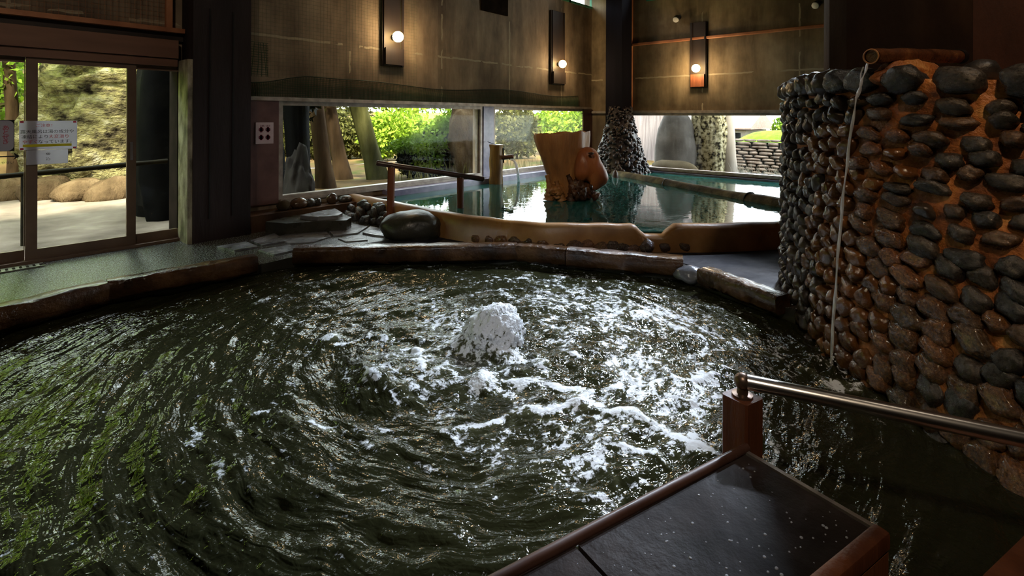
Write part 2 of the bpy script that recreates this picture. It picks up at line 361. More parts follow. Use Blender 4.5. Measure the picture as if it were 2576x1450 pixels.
MT['house_wall'] = flat('pale_house_wall', (.16,.145,.12), .7, spec=.04)
MT['house_roof'] = surf('pale_red_roof_tiles', [(.35,(.11,.076,.066)), (.65,(.17,.13,.115))], .7, 12, spec=.04)
MT['shed_wall'] = surf('pale_streaked_wall', [(.3,(.13,.11,.115)), (.55,(.21,.185,.19)), (.75,(.26,.235,.24))], .8, 3, (6,6,.4), spec=.04)
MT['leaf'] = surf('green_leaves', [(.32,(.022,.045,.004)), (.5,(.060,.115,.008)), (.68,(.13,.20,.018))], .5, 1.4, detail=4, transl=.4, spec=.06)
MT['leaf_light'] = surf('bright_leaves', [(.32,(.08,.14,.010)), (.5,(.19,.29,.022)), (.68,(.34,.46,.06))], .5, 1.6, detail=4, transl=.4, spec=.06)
MT['leaf_sun'] = surf('sunlit_leaves', [(.32,(.30,.46,.03)), (.5,(.48,.66,.07)), (.68,(.62,.78,.16))], .5, 1.6, detail=4, transl=.45, spec=.06)  # lit copy of the leaf colour, brightened for the pool's green reflection
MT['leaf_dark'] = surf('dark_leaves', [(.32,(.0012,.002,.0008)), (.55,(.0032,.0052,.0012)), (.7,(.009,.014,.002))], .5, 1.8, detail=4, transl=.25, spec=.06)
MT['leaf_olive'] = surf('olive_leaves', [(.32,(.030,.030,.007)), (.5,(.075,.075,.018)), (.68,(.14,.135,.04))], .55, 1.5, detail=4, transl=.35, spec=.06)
MT['grass'] = surf('sunny_meadow_grass', [(.3,(.040,.085,.005)), (.7,(.085,.15,.012))], .8, 3, detail=6, bump=.5, spec=.04)
MT['reed'] = surf('pale_dry_reeds', [(.3,(.11,.10,.07)), (.7,(.24,.23,.19))], .8, 5, transl=.3, spec=.04)
MT['bamboo'] = surf('dark_bamboo_pole', [(.3,(.006,.005,.003)), (.7,(.02,.017,.008))], .5, 6, spec=.04)

# ------------------------------------------------------------------ mesh building
class MB:
    def __init__(s): s.v = []; s.f = []
    def add(s, vs, fs):
        o = len(s.v); s.v.extend([tuple(v) for v in vs]); s.f.extend([tuple(i+o for i in f) for f in fs]); return s
    def box(s, lo, hi):
        x0,y0,z0 = lo; x1,y1,z1 = hi
        if x1 < x0: x0,x1 = x1,x0
        if y1 < y0: y0,y1 = y1,y0
        if z1 < z0: z0,z1 = z1,z0
        return s.add([(x0,y0,z0),(x1,y0,z0),(x1,y1,z0),(x0,y1,z0),(x0,y0,z1),(x1,y0,z1),(x1,y1,z1),(x0,y1,z1)],
                     [(0,3,2,1),(4,5,6,7),(0,1,5,4),(1,2,6,5),(2,3,7,6),(3,0,4,7)])
    def prism(s, poly, z0, z1):
        n = len(poly)
        vs = [(p[0],p[1],z0) for p in poly]+[(p[0],p[1],z1) for p in poly]
        a = sum(poly[i][0]*poly[(i+1)%n][1]-poly[(i+1)%n][0]*poly[i][1] for i in range(n))
        fs = [tuple(range(n-1,-1,-1)), tuple(range(n,2*n))]+[(i,(i+1)%n,(i+1)%n+n,i+n) for i in range(n)]
        if a < 0: fs = [tuple(reversed(f)) for f in fs]
        return s.add(vs, fs)
    def tube(s, path, rad, n=12, cap=True, squash=None, jit=0.0):
        path = [Vector(p) for p in path]
        if not isinstance(rad, (list, tuple)): rad = [rad]*len(path)
        vs = []; up = Vector((0,0,1)); prev = None
        for i, p in enumerate(path):
            t = (path[min(i+1,len(path)-1)]-path[max(i-1,0)]).normalized()
            if prev is None:
                a = t.orthogonal() if abs(t.z) > .95 else t.cross(up)
            else:
                a = prev - t*prev.dot(t)
            a.normalize(); b = t.cross(a); prev = a
            for k in range(n):
                th = 2*PI*k/n; r = rad[i]*(1+jit*random.uniform(-1,1))
                vs.append(p + a*math.cos(th)*r + b*math.sin(th)*r*(squash or 1))
        m = len(path)
        fs = [(i*n+k, i*n+(k+1)%n, (i+1)*n+(k+1)%n, (i+1)*n+k) for i in range(m-1) for k in range(n)]
        if cap: fs += [tuple(range(n-1,-1,-1)), tuple((m-1)*n+k for k in range(n))]
        return s.add(vs, fs)
    def beam(s, a, b, w, h, seg=1, jit=0.0):
        """rounded-edge timber from a to b; a, b are centres of the top face"""
        a = Vector(a); b = Vector(b); t = (b-a).normalized(); sd = Vector((t.y,-t.x,0)).normalized(); up = sd.cross(t)
        if up.z < 0: up = -up
        c = min(w,h)*.2
        prof = [(-w/2+c,0),(w/2-c,0),(w/2-c*.3,-c*.3),(w/2,-c),(w/2,-h+c),(w/2-c,-h),(-w/2+c,-h),(-w/2,-h+c),(-w/2,-c),(-w/2+c*.3,-c*.3)]
        n = len(prof); vs = []; fs = []
        for i in range(seg+1):
            p = a.lerp(b, i/seg)
            for (x,y) in prof:
                vs.append(p+sd*(x+random.uniform(-jit,jit))+up*(y+random.uniform(-jit,jit)))
        for i in range(seg):
            for k in range(n):
                fs.append((i*n+k,(i+1)*n+k,(i+1)*n+(k+1)%n,i*n+(k+1)%n))
        fs += [tuple(range(n)), tuple(seg*n+k for k in range(n-1,-1,-1))]
        return s.add(vs, fs)
    def mesh(s, name):
        me = bpy.data.meshes.new(name)
        me.from_pydata([tuple(v) for v in s.v], [], s.f); me.update()
        return me

def fixn(me):
    bm = bmesh.new(); bm.from_mesh(me); bmesh.ops.recalc_face_normals(bm, faces=bm.faces); bm.to_mesh(me); bm.free()
def link(name, me, mat, parent=None, smooth=True, ang=40):
    o = bpy.data.objects.new(name, me); COL.objects.link(o)
    if mat is not None and not me.materials: me.materials.append(MT[mat] if isinstance(mat, str) else mat)
    if smooth:
        me.shade_smooth() if hasattr(me, 'shade_smooth') else None
        try: me.set_sharp_from_angle(angle=math.radians(ang))
        except Exception: pass
    if parent is not None:
        o.parent = parent; o.matrix_parent_inverse = WORLD[parent.name].inverted()
    WORLD[o.name] = Matrix.Identity(4)
    return o
WORLD = {}
def obj(name, mb, mat, parent=None, smooth=True, ang=40, fix=True):
    me = mb.mesh(name)
    if fix: fixn(me)
    return link(name, me, mat, parent, smooth, ang)
def tag(o, label, cat, group=None, kind=None):
    o['label'] = label; o['category'] = cat
    if group: o['group'] = group
    if kind: o['kind'] = kind
    return o
def struct(o, label=None, cat=None):
    o['kind'] = 'structure'
    if label: o['label'] = label
    if cat: o['category'] = cat
    return o
def thing(name, loc, label, cat, group=None):
    o = bpy.data.objects.new(name, None); COL.objects.link(o); o.location = Vector(loc); o.empty_display_size = .1
    WORLD[o.name] = Matrix.Translation(Vector(loc))
    return tag(o, label, cat, group)

def ico(sub):
    bm = bmesh.new(); bmesh.ops.create_icosphere(bm, subdivisions=sub, radius=1)
    v = np.array([q.co[:] for q in bm.verts]); f = [tuple(x.index for x in q.verts) for q in bm.faces]; bm.free()
    return v, f
ICO = {k: ico(k) for k in (1,2,3,4,5)}
def rockmesh(sub, size, seed, rough=.12, freq=1.1, power=1.0, ridged=False, det=3):
    v, f = ICO[sub]
    v = v.copy()
    if power != 1.0:
        v = np.sign(v)*np.abs(v)**power
    nn = fbm(v[:,0]*freq+seed*7.7, v[:,1]*freq+seed*3.1, v[:,2]*freq+seed*1.7, det)
    if ridged: nn = nn - .8*np.abs(fbm(v[:,0]*freq*2.2+seed, v[:,1]*freq*2.2, v[:,2]*freq*3.5, 4))
    v = v*(1+rough*nn[:,None]*1.6)
    return v*np.array(size), f
def rock(name, c, size, seed, mat, parent=None, sub=4, rough=.14, freq=1.1, power=1.0, rz=0.0, ridged=False, flatz=None, det=3):
    v, f = rockmesh(sub, size, seed, rough, freq, power, ridged, det)
    if rz:
        cs, sn = math.cos(rz), math.sin(rz); v = np.stack([v[:,0]*cs-v[:,1]*sn, v[:,0]*sn+v[:,1]*cs, v[:,2]], 1)
    v = v+np.array(c)
    if flatz is not None: v[:,2] = np.maximum(v[:,2], flatz)
    mb = MB(); mb.add(v.tolist(), f)
    return obj(name, mb, mat, parent, ang=80)

def leafmesh(blobs, n, size, seed, droop=.3):
    """n separate leaves (a bent pair of triangles pairs) spread through ellipsoid blobs [(centre, radii)]"""
    g = np.random.default_rng(seed)
    vol = np.array([b[1][0]*b[1][1]*b[1][2] for b in blobs])**.7
    pick = g.choice(len(blobs), n, p=vol/vol.sum())
    c = np.array([b[0] for b in blobs])[pick]; r = np.array([b[1] for b in blobs])[pick]
    d = g.normal(size=(n,3)); d /= np.linalg.norm(d, axis=1)[:,None]
    rad = g.random(n)**.25
    p = c+d*r*rad[:,None]
    ax = g.normal(size=(n,3)); ax[:,2] -= droop; ax /= np.linalg.norm(ax, axis=1)[:,None]
    sd = np.cross(ax, g.normal(size=(n,3))); sd /= np.linalg.norm(sd, axis=1)[:,None]+1e-9
    nm = np.cross(ax, sd)
    s = size*(.6+.8*g.random(n))[:,None]
    a = p; b = p+ax*s*.5+sd*s*.28+nm*s*.08; cc = p+ax*s; dd = p+ax*s*.5-sd*s*.28+nm*s*.08
    V = np.stack([a,b,cc,dd], 1).reshape(-1,3)
    i = np.arange(n)*4
    Fc = np.stack([i,i+1,i+2,i+3],1)
    me = bpy.data.meshes.new('leaves')
    me.vertices.add(n*4); me.vertices.foreach_set('co', V.ravel())
    me.loops.add(n*4); me.loops.foreach_set('vertex_index', Fc.ravel().astype(np.int32))
    me.polygons.add(n); me.polygons.foreach_set('loop_start', (np.arange(n)*4).astype(np.int32))
    me.update(calc_edges=True); me.validate()
    return me

def text_mesh(body, size, mat, name, M4, parent, bold=.0, mirror=False, ext=.0004):
    cu = bpy.data.curves.new(name, 'FONT'); cu.body = body; cu.size = size; cu.align_x = 'CENTER'; cu.align_y = 'CENTER'
    cu.extrude = ext
    to = bpy.data.objects.new('tmp_text', cu); COL.objects.link(to)
    bpy.context.view_layer.update()
    me = bpy.data.meshes.new_from_object(to.evaluated_get(bpy.context.evaluated_depsgraph_get()))
    bpy.data.objects.remove(to); bpy.data.curves.remove(cu)
    me.transform(M4)
    me.materials.clear()
    return link(name, me, mat, parent, smooth=False)

# ================================================================== ROOM SHELL
XA, XB = -5.0, XW          # room extents along X
YA = -4.2
def wall_cells(along, lo, hi, t0, t1, openings, z0=-.9, z1=CEIL):
    """wall slab with rectangular holes; openings = (u0,u1,z0,z1)"""
    us = sorted({lo, hi, *[o[0] for o in openings], *[o[1] for o in openings]})
    zs = sorted({z0, z1, *[o[2] for o in openings], *[o[3] for o in openings]})
    mb = MB()
    for i in range(len(us)-1):
        run = None
        for k in range(len(zs)-1):
            uc, zc = (us[i]+us[i+1])/2, (zs[k]+zs[k+1])/2
            hole = any(o[0] < uc < o[1] and o[2] < zc < o[3] for o in openings)
            if not hole:
                if run is None: run = zs[k]
            if (hole or k == len(zs)-2) and run is not None:
                top = zs[k] if hole else zs[k+1]
                if along == 'x': mb.box((us[i], t0, run), (us[i+1], t1, top))
                else: mb.box((t0, us[i], run), (t1, us[i+1], top))
                run = None
    return mb

w1a, w1b = onY(700,380,YW).x, onY(1213,350,YW).x
w2a, w2b = onY(1240,350,YW).x, onY(1497,340,YW).x
WZ0, WZ1 = .30, 1.60
cl = onY(1492,24,YW)
DZ = 1.95
d_edges = [onY(p,400,YW).x for p in (62,92,315,338,447)]
DX1 = d_edges[4]+.02
long_open = [(-4.6, DX1, 0.0, DZ), (w1a, w1b, WZ0, WZ1), (w2a, w2b, WZ0, WZ1), (2.6, cl.x, cl.z, 4.45)]
struct(obj('wall_left', wall_cells('x', XA-.25, XW+.25, YW, YW+.25, long_open), 'wall_long', smooth=False, fix=False))
W3Z0, W3Z1 = .27, 1.50
W3Y0, W3Y1 = -.6, 5.85
end_open = [(W3Y0, W3Y1, W3Z0, W3Z1), (-1.0, 5.2, 4.05, 4.55)]
struct(obj('wall_back', wall_cells('y', YA, YW, XW, XW+.25, end_open), 'wall_end', smooth=False, fix=False))
struct(obj('wall_front', wall_cells('x', XA-.25, XW+.25, YA-.25, YA, []), 'dark_concrete', smooth=False, fix=False))
struct(obj('wall_near', wall_cells('y', YA, YW, XA-.25, XA, []), 'dark_concrete', smooth=False, fix=False))
struct(obj('ceiling', MB().box((XA-.3, YA-.3, CEIL), (XW+.3, YW+.3, CEIL+.15)), 'ceiling', smooth=False))
# concrete mass behind the cobble fall and the rust-brown wall beside it
mb = MB()
pA = W(2.36,3.9)
struct(obj('wall_pillar_right', MB().prism([(4.49,-.10),(4.49,.60),(4.56,.72),(4.70,.78),(5.7,.78),(5.7,-.10)], -.5, CEIL), 'dark_concrete', ang=30))
struct(obj('wall_right', MB().box((4.85,YA,-.5),(5.1,-.10,CEIL)), 'red_concrete', smooth=False))

# pillars
struct(obj('wall_pillar_left', MB().box((1.895,6.27,-.02),(2.50,YW,CEIL)), 'pillar', smooth=False))
mb = MB()
for x in (2.06,2.30): mb.box((x-.008,6.262,.25),(x+.008,6.275,2.6))
struct(obj('trim_1', mb, 'black', smooth=False))
struct(obj('trim_2', MB().box((1.845,6.275,0),(1.893,6.59,2.02)), 'pillar_edge', smooth=False))
struct(obj('wall_pillar_corner', MB().box((10.0,5.5,-.1),(10.45,5.9,CEIL)), 'pillar_dark', smooth=False))

# floor with the near pool cut out -------------------------------------------
pool_rd = [(-4.6,.35),(-4.35,2.2),(-3.86,3.05),(-3.50,3.62),(-3.24,4.02),(-2.42,4.72),(-2.17,5.05),(-1.2,5.17),(.05,5.20),(.57,5.05),(1.56,4.70),(1.72,4.36),(2.06,3.68),(2.7,3.5),(2.9,2.4),(2.75,.35)]
pool = [W(r,d) for r,d in pool_rd]
bm = bmesh.new()
outer = [(XA-.2,YA-.2),(XW+.2,YA-.2),(XW+.2,YW+.05),(XA-.2,YW+.05)]
vo = [bm.verts.new((x,y,0)) for x,y in outer]; vi = [bm.verts.new((p.x,p.y,0)) for p in pool]
es = [bm.edges.new((vo[i],vo[(i+1)%4])) for i in range(4)]+[bm.edges.new((vi[i],vi[(i+1)%len(vi)])) for i in range(len(vi))]
bmesh.ops.triangle_fill(bm, edges=es, use_beauty=True)
bm.normal_update()
for f in bm.faces:
    if f.normal.z < 0: f.normal_flip()
me = bpy.data.meshes.new('floor'); bm.to_mesh(me); bm.free()
floor = struct(link('floor', me, 'floor_gravel', smooth=False))
mb = MB(); n = len(pool)
mb.add([(p.x,p.y,0) for p in pool]+[(p.x,p.y,-.85) for p in pool], [(i,(i+1)%n,(i+1)%n+n,i+n) for i in range(n)]+[tuple(range(n,2*n))])
struct(obj('floor_pool_basin', mb, 'pit', smooth=False, fix=False))

# ------------------------------------------------------------------ glazed doors
def vframe(mb, x0, x1, z0, z1, y0, y1): mb.box((x0,y0,z0),(x1,y1,z1))
gy0, gy1 = YW-.07, YW-.01
def door_leaf(n, xl, xr, sl, sr, y0, y1, handle=None, notch=True):
    """sliding glazed leaf: stiles sl/sr wide, bottom rail, top rail, one pane"""
    mb = MB()
    mb.box((xl,y0,.03),(xl+sl,y1,DZ)); mb.box((xr-sr,y0,.03),(xr,y1,DZ))
    mb.box((xl+sl,y0,.03),(xr-sr,y1,.125)); mb.box((xl+sl,y0,DZ-.05),(xr-sr,y1,DZ))
    f = struct(obj('door_%d' % n, mb, 'door_metal', smooth=False), 'brown framed glazed sliding door leaf', 'door')
    ym = (y0+y1)/2
    obj('glass_pane', MB().box((xl+sl,ym-.003,.125),(xr-sr,ym+.003,DZ-.05)), 'glass_door', f, smooth=False)
    if handle is not None:
        h = MB().box((handle-.012,y0-.006,.93),(handle+.012,y0,1.12))
        h.box((handle-.006,y0-.014,.95),(handle+.006,y0-.006,1.10))
        obj('door_handle', h, 'steel', f, smooth=False)
    return f
e62, e92, e315, e338, e447 = d_edges
door_leaf(1, e62, e338, e92-e62, e338-e315, gy0, gy0+.035, handle=(e315+e338)/2)
door_leaf(2, e338-.02, DX1, .02, .02, gy0+.04, gy0+.07)
lw = e338-e62
door_leaf(3, e62-lw+.0, e62-.002, .07, .004, gy0+.04, gy0+.07)
for k in range(4, 7):
    door_leaf(k, e62-lw*(k-2), e62-lw*(k-3)-.004, .06, .06, gy0 if k % 2 == 0 else gy0+.04, gy0+.035 if k % 2 == 0 else gy0+.07)
struct(obj('trim_21', MB().box((DX1-.03,YW-.02,0),(DX1+.001,YW+.27,DZ)), 'plate', smooth=False))  # near-black cover, darkens the lit reveal of the door opening
struct(obj('trim_3', MB().box((-4.6,YW-.12,-.01),(DX1,YW+.05,.03)), 'door_metal', smooth=False))      # sill
xr = onY(447,150,YW-.1).x
struct(obj('trim_4', MB().box((-4.9,YW-.10,DZ),(xr,YW,DZ+.085)), 'beam', smooth=False))
struct(obj('trim_5', MB().box((-4.9,YW-.13,DZ+.09),(xr,YW,DZ+.29)), 'beam', smooth=False))
struct(obj('trim_6', MB().box((-4.9,YW-.06,DZ+.29),(1.89,YW,DZ+.40)), 'lampboard', smooth=False))  # dark strip stands for the shadow gap above the header boards
struct(obj('trim_7', MB().box((-4.9,YW-.14,DZ+.375),(1.885,YW,DZ+.425)), 'wood_orange', smooth=False))
xs = onY(425,40,YW-.1).x
struct(obj('trim_8', MB().box((xs-.03,YW-.12,DZ+.425),(xs+.03,YW-.06,CEIL)), 'wood_orange', smooth=False))

# ------------------------------------------------------------------ long-wall windows
def window_x(n, x0, x1, z0, z1, gm, label, fr=.055, y0=YW+.02):
    mb = MB(); a, b = y0-.03, y0+.09
    mb.box((x0,a,z0),(x0+fr,b,z1)); mb.box((x1-fr,a,z0),(x1,b,z1))
    mb.box((x0+fr,a,z0),(x1-fr,b,z0+fr)); mb.box((x0+fr,a,z1-fr),(x1-fr,b,z1))
    mb.box((x0+.02,a-.02,z0-.03),(x1-.02,a+.03,z0+.012))
    mb.box((x0+fr,a+.05,z0+fr),(x0+fr+.02,b,z1-fr)); mb.box((x1-fr-.02,a+.05,z0+fr),(x1-fr,b,z1-fr))
    w = struct(obj('window_%d' % n, mb, 'frame_alu', smooth=False), label, 'window')
    obj('glass_pane', MB().box((x0+fr,y0+.035,z0+fr),(x1-fr,y0+.041,z1-fr)), gm, w, smooth=False)
    return w
window_x(1, w1a, w1b, WZ0, WZ1, 'glass', 'long low window looking onto leaning tree trunks')
window_x(2, w2a, w2b, WZ0, WZ1, 'glass_fog', 'fogged low window behind the wooden stump')
struct(obj('trim_9', MB().box((2.50,YW-.07,WZ1),(10.5,YW+.01,WZ1+.05)), 'frame_alu', smooth=False))
pp = struct(obj('trim_10', MB().box((2.52,YW-.035,.27),(w1a-.01,YW,WZ1)), 'panel_pink', smooth=False))
struct(obj('trim_11', MB().box((2.502,YW-.05,.0),(2.53,YW,WZ1)), 'pillar', smooth=False))
struct(obj('trim_12', MB().box((w1b+.01,YW-.03,.25),(w2a-.01,YW,WZ1)), 'ledge_blue', smooth=False))
struct(obj('trim_13', MB().box((w2b+.01,YW-.03,.25),(10.2,YW,WZ1)), 'panel_pink', smooth=False))
struct(obj('trim_14', MB().box((onY(1519,150,YW).x-.02,YW-.05,WZ1+.05),(onY(1519,150,YW).x+.03,YW,CEIL)), 'frame_alu', smooth=False))
# clerestory strip with green frame
mb = MB(); x0,x1,z0,z1 = 2.6, cl.x, cl.z, 4.45
for x in np.linspace(x0, x1, 9): mb.box((x-.03,YW-.02,z0),(x+.03,YW+.08,z1))
mb.box((x0,YW-.02,z0),(x1,YW+.08,z0+.05)); mb.box((x0,YW-.02,z1-.05),(x1,YW+.08,z1))
MT['green_frame'] = flat('teal_green_frame', (.05,.26,.15), .45)
w = struct(obj('window_4', mb, 'green_frame', smooth=False), 'high strip window with teal green frame', 'window')
obj('glass_pane', MB().box((x0,YW+.03,z0),(x1,YW+.035,z1)), 'glass_door', w, smooth=False)

# end wall window
def window_y(n, y0, y1, z0, z1, gm, label, mull=(), fr=.05, m='frame_alu'):
    mb = MB(); a, b = XW-.03, XW+.09
    mb.box((a,y0,z0),(b,y0+fr,z1)); mb.box((a,y1-fr,z0),(b,y1,z1))
    mb.box((a,y0,z0),(b,y1,z0+.03)); mb.box((a,y0,z1-fr),(b,y1,z1))
    mb.box((a-.02,y0,z0-.03),(a+.03,y1,z0+.015))
    for q in mull: mb.box((a+.02,q-.025,z0),(b,q+.025,z1))
    w = struct(obj('window_%d' % n, mb, m, smooth=False), label, 'window')
    obj('glass_pane', MB().box((XW+.035,y0+fr,z0+fr),(XW+.041,y1-fr,z1-fr)), gm, w, smooth=False)
window_y(3, W3Y0, W3Y1, W3Z0, W3Z1, 'glass', 'low end window looking onto rocks and a stone wall')
window_y(5, -1.0, 5.2, 4.05, 4.55, 'glass_door', 'high end window under the ceiling', mull=(1.0,3.0), m='green_frame')
struct(obj('trim_15', MB().box((XW-.07,W3Y0-.4,W3Z1),(XW+.01,YW,W3Z1+.06)), 'frame_alu', smooth=False))
q = onX(1590,150,XW).y
struct(obj('trim_16', MB().box((XW-.05,q-.02,W3Z1+.06),(XW,q+.03,CEIL)), 'wood_orange', smooth=False))
a, b = onX(1592,104,XW-.03), onX(2066,60,XW-.03)
mb = MB(); mb.beam((XW-.03,a.y,3.10),(XW-.03,-2.0,3.10),.05,.06)
struct(obj('trim_17', mb, 'wood_orange', smooth=False))
# small blank dark plate and vertical seam board high on the long wall
a, b = onY(1212,-30,YW-.03), onY(1278,36,YW-.03)
o = obj('wall_plate', MB().box((a.x,YW-.03,onY(1245,34,YW).z),(b.x,YW,onY(1245,34,YW).z+.75)), 'plate', smooth=False)
tag(o, 'dark rectangular wooden plate high on the concrete wall between two lamps', 'wall plate')

# ------------------------------------------------------------------ netting
def net(name, x0, x1, z0, z1, cell, y, r, wav, topf=None):
    mb = MB()
    nx = int((x1-x0)/cell); nz = int((z1-z0)/cell)
    def P(u, v):
        x = x0+(x1-x0)*u; zt = topf(x) if topf else z1
        return Vector((x, y+wav*math.sin(x*3.1)*math.sin(v*2.5+1), z0+(zt-z0)*v))
    for i in range(nx+1):
        mb.tube([P(i/nx, k/4) for k in range(5)], r, 3, False)
    for k in range(nz+1):
        mb.tube([P(i/40, k/nz) for i in range(41)], r, 3, False)
    return mb
hem = lambda x: WZ1+.30+.035*math.sin(x*1.9)-.05*math.exp(-((x-2.6)/.5)**2)+.04*math.exp(-((x-3.3)/.35)**2)
root = thing('safety_net', (2.6,YW-.05,WZ1), 'long green net hung over the concrete wall above the low windows', 'net')
obj('net_strip', net('n', 2.52, 9.95, WZ1+.055, WZ1+.3, .022, YW-.045, .0032, .012, hem), 'net_green', root, smooth=False, fix=False)
mb = MB(); mb.tube([(2.52+i*.1, YW-.05, hem(2.52+i*.1)) for i in range(75)], .007, 5); obj('hem_rope', mb, 'rope', root)
obj('upper_net', net('n', 2.52, 5.2, WZ1+.3, CEIL-.1, .05, YW-.06, .0010, .02), 'net_green', root, smooth=False, fix=False)
mb = MB()
for k in range(7):
    xx = 2.55+k*.045; mb.tube([(xx+.02*math.sin(z*5+k), YW-.08-.02*(k%2), z) for z in np.linspace(1.9,2.32,9)], .004, 4)
for z in np.linspace(1.92,2.32,14): mb.tube([(2.54+i*.04, YW-.085-.02*math.sin(i), z-.01*i*(i-8)*.05) for i in range(8)], .003, 4)
obj('gathered_net', mb, 'net_green', root)
root = thing('window_net', (0,YW-.1,2.4), 'fine brown net stretched over the wall above the glazed doors', 'net')
obj('net_sheet', net('n', -.6, xs, DZ+.43, 3.6, .05, YW-.075, .0014, .004), 'wood_orange', root, smooth=False, fix=False)

# ------------------------------------------------------------------ wall lamps
def wall_lamp(name, axis, u0, u1, z0, z1, gz, label, t=.05):
    wall = YW if axis == 'x' else XW
    def bx(a0,a1,d0,d1,zz0,zz1):
        return MB().box((a0,wall-d1,zz0),(a1,wall-d0,zz1)) if axis == 'x' else MB().box((wall-d1,a0,zz0),(wall-d0,a1,zz1))
    uc = (u0+u1)/2
    pos = lambda d, z: Vector((uc,wall-d,z)) if axis == 'x' else Vector((wall-d,uc,z))
    root = thing('wall_lamp', pos(0,z0), label, 'wall lamp', 'globe lamps on tall dark boards')
    obj('backboard', bx(u0,u1,0,t,z0,z1), 'lampboard', root, smooth=False)
    mb = MB()
    for k in (-1,1): 
        b = bx(uc+k*(u1-u0)*.42-.015, uc+k*(u1-u0)*.42+.015, t, t+.02, z0, z1); mb.add(b.v, b.f)
    obj('side_batten', mb, 'lampboard', root, smooth=False)
    obj('foot_block', bx(u0+.03,u1-.03,t,t+.05,z0+.02,z0+.28), 'wood_red' if axis == 'y' else 'lampboard', root, smooth=False)
    mb = MB(); mb.tube([pos(t,gz), pos(t+.07,gz)], [.05,.035], 16); obj('lamp_holder', mb, 'black', root)
    v, f = ICO[3]; c = pos(t+.12,gz)
    mb = MB(); mb.add((v*.085+np.array(c)).tolist(), f); obj('globe', mb, 'globe', root, ang=180)
    l = bpy.data.lights.new('globe_light', 'POINT'); l.energy = LAMP_W; l.color = (1.0,.70,.40); l.shadow_soft_size = .09
    lo = bpy.data.objects.new('globe_light', l); COL.objects.link(lo); lo.parent = root; lo.location = pos(t+.26,gz)-pos(0,z0)
LAMP_W = 22.0
a = onY(957,165,YW); b = onY(1011,165,YW)
wall_lamp('l', 'x', a.x, b.x, a.z, 3.6, onY(993,92,YW-.15).z, 'lit globe lamp on dark board, nearest the big left pillar')
a = onY(1382,212,YW); b = onY(1416,212,YW)
wall_lamp('l', 'x', a.x, b.x, a.z, onY(1400,30,YW).z, onY(1412,161,YW-.15).z, 'lit globe lamp on the long wall just left of corner column')
a = onX(1738,222,XW); b = onX(1779,222,XW)
wall_lamp('l', 'y', min(a.y,b.y), max(a.y,b.y), a.z, onX(1757,57,XW).z, onX(1753,172,XW-.15).z, 'lit globe lamp on the end wall crossed by an orange batten')

# ------------------------------------------------------------------ spotlights on the end wall
def spot(px, py, aim, label, watts):
    c = onX(px,py,XW-.16)
    root = thing('spotlight', (XW, c.y, c.z), label, 'spotlight', 'small spotlights on the end wall')
    mb = MB(); mb.tube([(XW-.001,c.y,c.z+.06),(XW-.02,c.y,c.z+.06)], .05, 16); obj('mounting_plate', mb, 'black', root)
    mb = MB(); mb.tube([(XW-.02,c.y,c.z+.06),(XW-.07,c.y,c.z+.06),(c.x+.05,c.y,c.z+.01)], .012, 8); obj('bracket', mb, 'black', root)
    dr = (Vector(aim)-c).normalized()
    mb = MB(); mb.tube([c-dr*.09, c-dr*.07, c+dr*.03], [.04,.062,.07], 18); obj('lamp_can', mb, 'black', root)
    mb = MB(); mb.tube([c+dr*.03, c+dr*.045, c+dr*.055], [.064,.060,.03], 18); obj('lamp_face', mb, 'white', root)
spot(1701,48,(6.0,4.0,.5), 'small spotlight left of the tall lamp board on the end wall', 0)
spot(2053,12,(6.0,3.0,.5), 'small spotlight high beside the dark concrete mass', 0)

# ================================================================== NEAR POOL
C0 = onZ(1238,862,WATER)
def inpoly(x, y, poly):
    ins = np.zeros(x.shape, bool); n = len(poly)
    for i in range(n):
        x0,y0 = poly[i][0],poly[i][1]; x1,y1 = poly[(i+1)%n][0],poly[(i+1)%n][1]
        c = ((y0 > y) != (y1 > y))
        ins ^= c & (x < (x1-x0)*(y-y0)/((y1-y0) if y1 != y0 else 1e-9)+x0)
    return ins
def segdist(x, y, pts):
    best = np.full(x.shape, 1e9)
    for a, b in zip(pts[:-1], pts[1:]):
        vx, vy = b[0]-a[0], b[1]-a[1]; L = vx*vx+vy*vy+1e-9
        t = np.clip(((x-a[0])*vx+(y-a[1])*vy)/L, 0, 1)
        best = np.minimum(best, np.hypot(x-a[0]-t*vx, y-a[1]-t*vy))
    return best
STREAKS = [([(1262,958),(1310,962),(1400,965),(1480,988)], .030, 1.0), ([(1240,900),(1300,908),(1370,915)], .03, .95),
    ([(1110,1090),(1190,1075),(1270,1055),(1330,1040),(1400,1030),(1465,1010),(1530,1030),(1610,1042)], .028, .9),
    ([(1000,1137),(920,1112),(860,1085),(790,1060),(700,1050)], .025, .7), ([(480,1050),(490,1120),(560,1180),(545,1215)], .02, .6),
    ([(1600,1040),(1660,1080),(1720,1110),(1775,1150)], .03, .9), ([(850,868),(930,850),(1000,858),(1045,866),(1060,900),(1050,930)], .03, .9),
    ([(870,935),(930,962),(1000,955),(1060,935)], .03, .85), ([(1380,800),(1500,840),(1600,850),(1700,900),(1850,930)], .016, .6),
    ([(1500,720),(1640,780),(1800,850),(1960,900)], .018, .75), ([(1560,690),(1700,760),(1850,830)], .016, .6),
    ([(640,760),(760,720),(900,690),(1050,680)], .03, .5), ([(700,820),(830,800),(1000,770),(1150,765)], .025, .6),
    ([(1320,1010),(1500,990),(1700,960),(1850,930)], .018, .7), ([(2030,930),(2090,965),(2150,975)], .05, .9), ([(2060,900),(2110,925),(2160,935)], .03, .8),
    ([(1380,1062),(1500,1110),(1640,1135),(1700,1180)], .02, .7), ([(560,960),(600,1010),(660,1050),(740,1070)], .02, .65),
    ([(1560,800),(1620,790),(1700,830)], .02, .7), ([(1420,890),(1560,930),(1650,990),(1800,1020)], .02, .6), ([(1180,780),(1090,800),(1010,830)], .04, .6)]
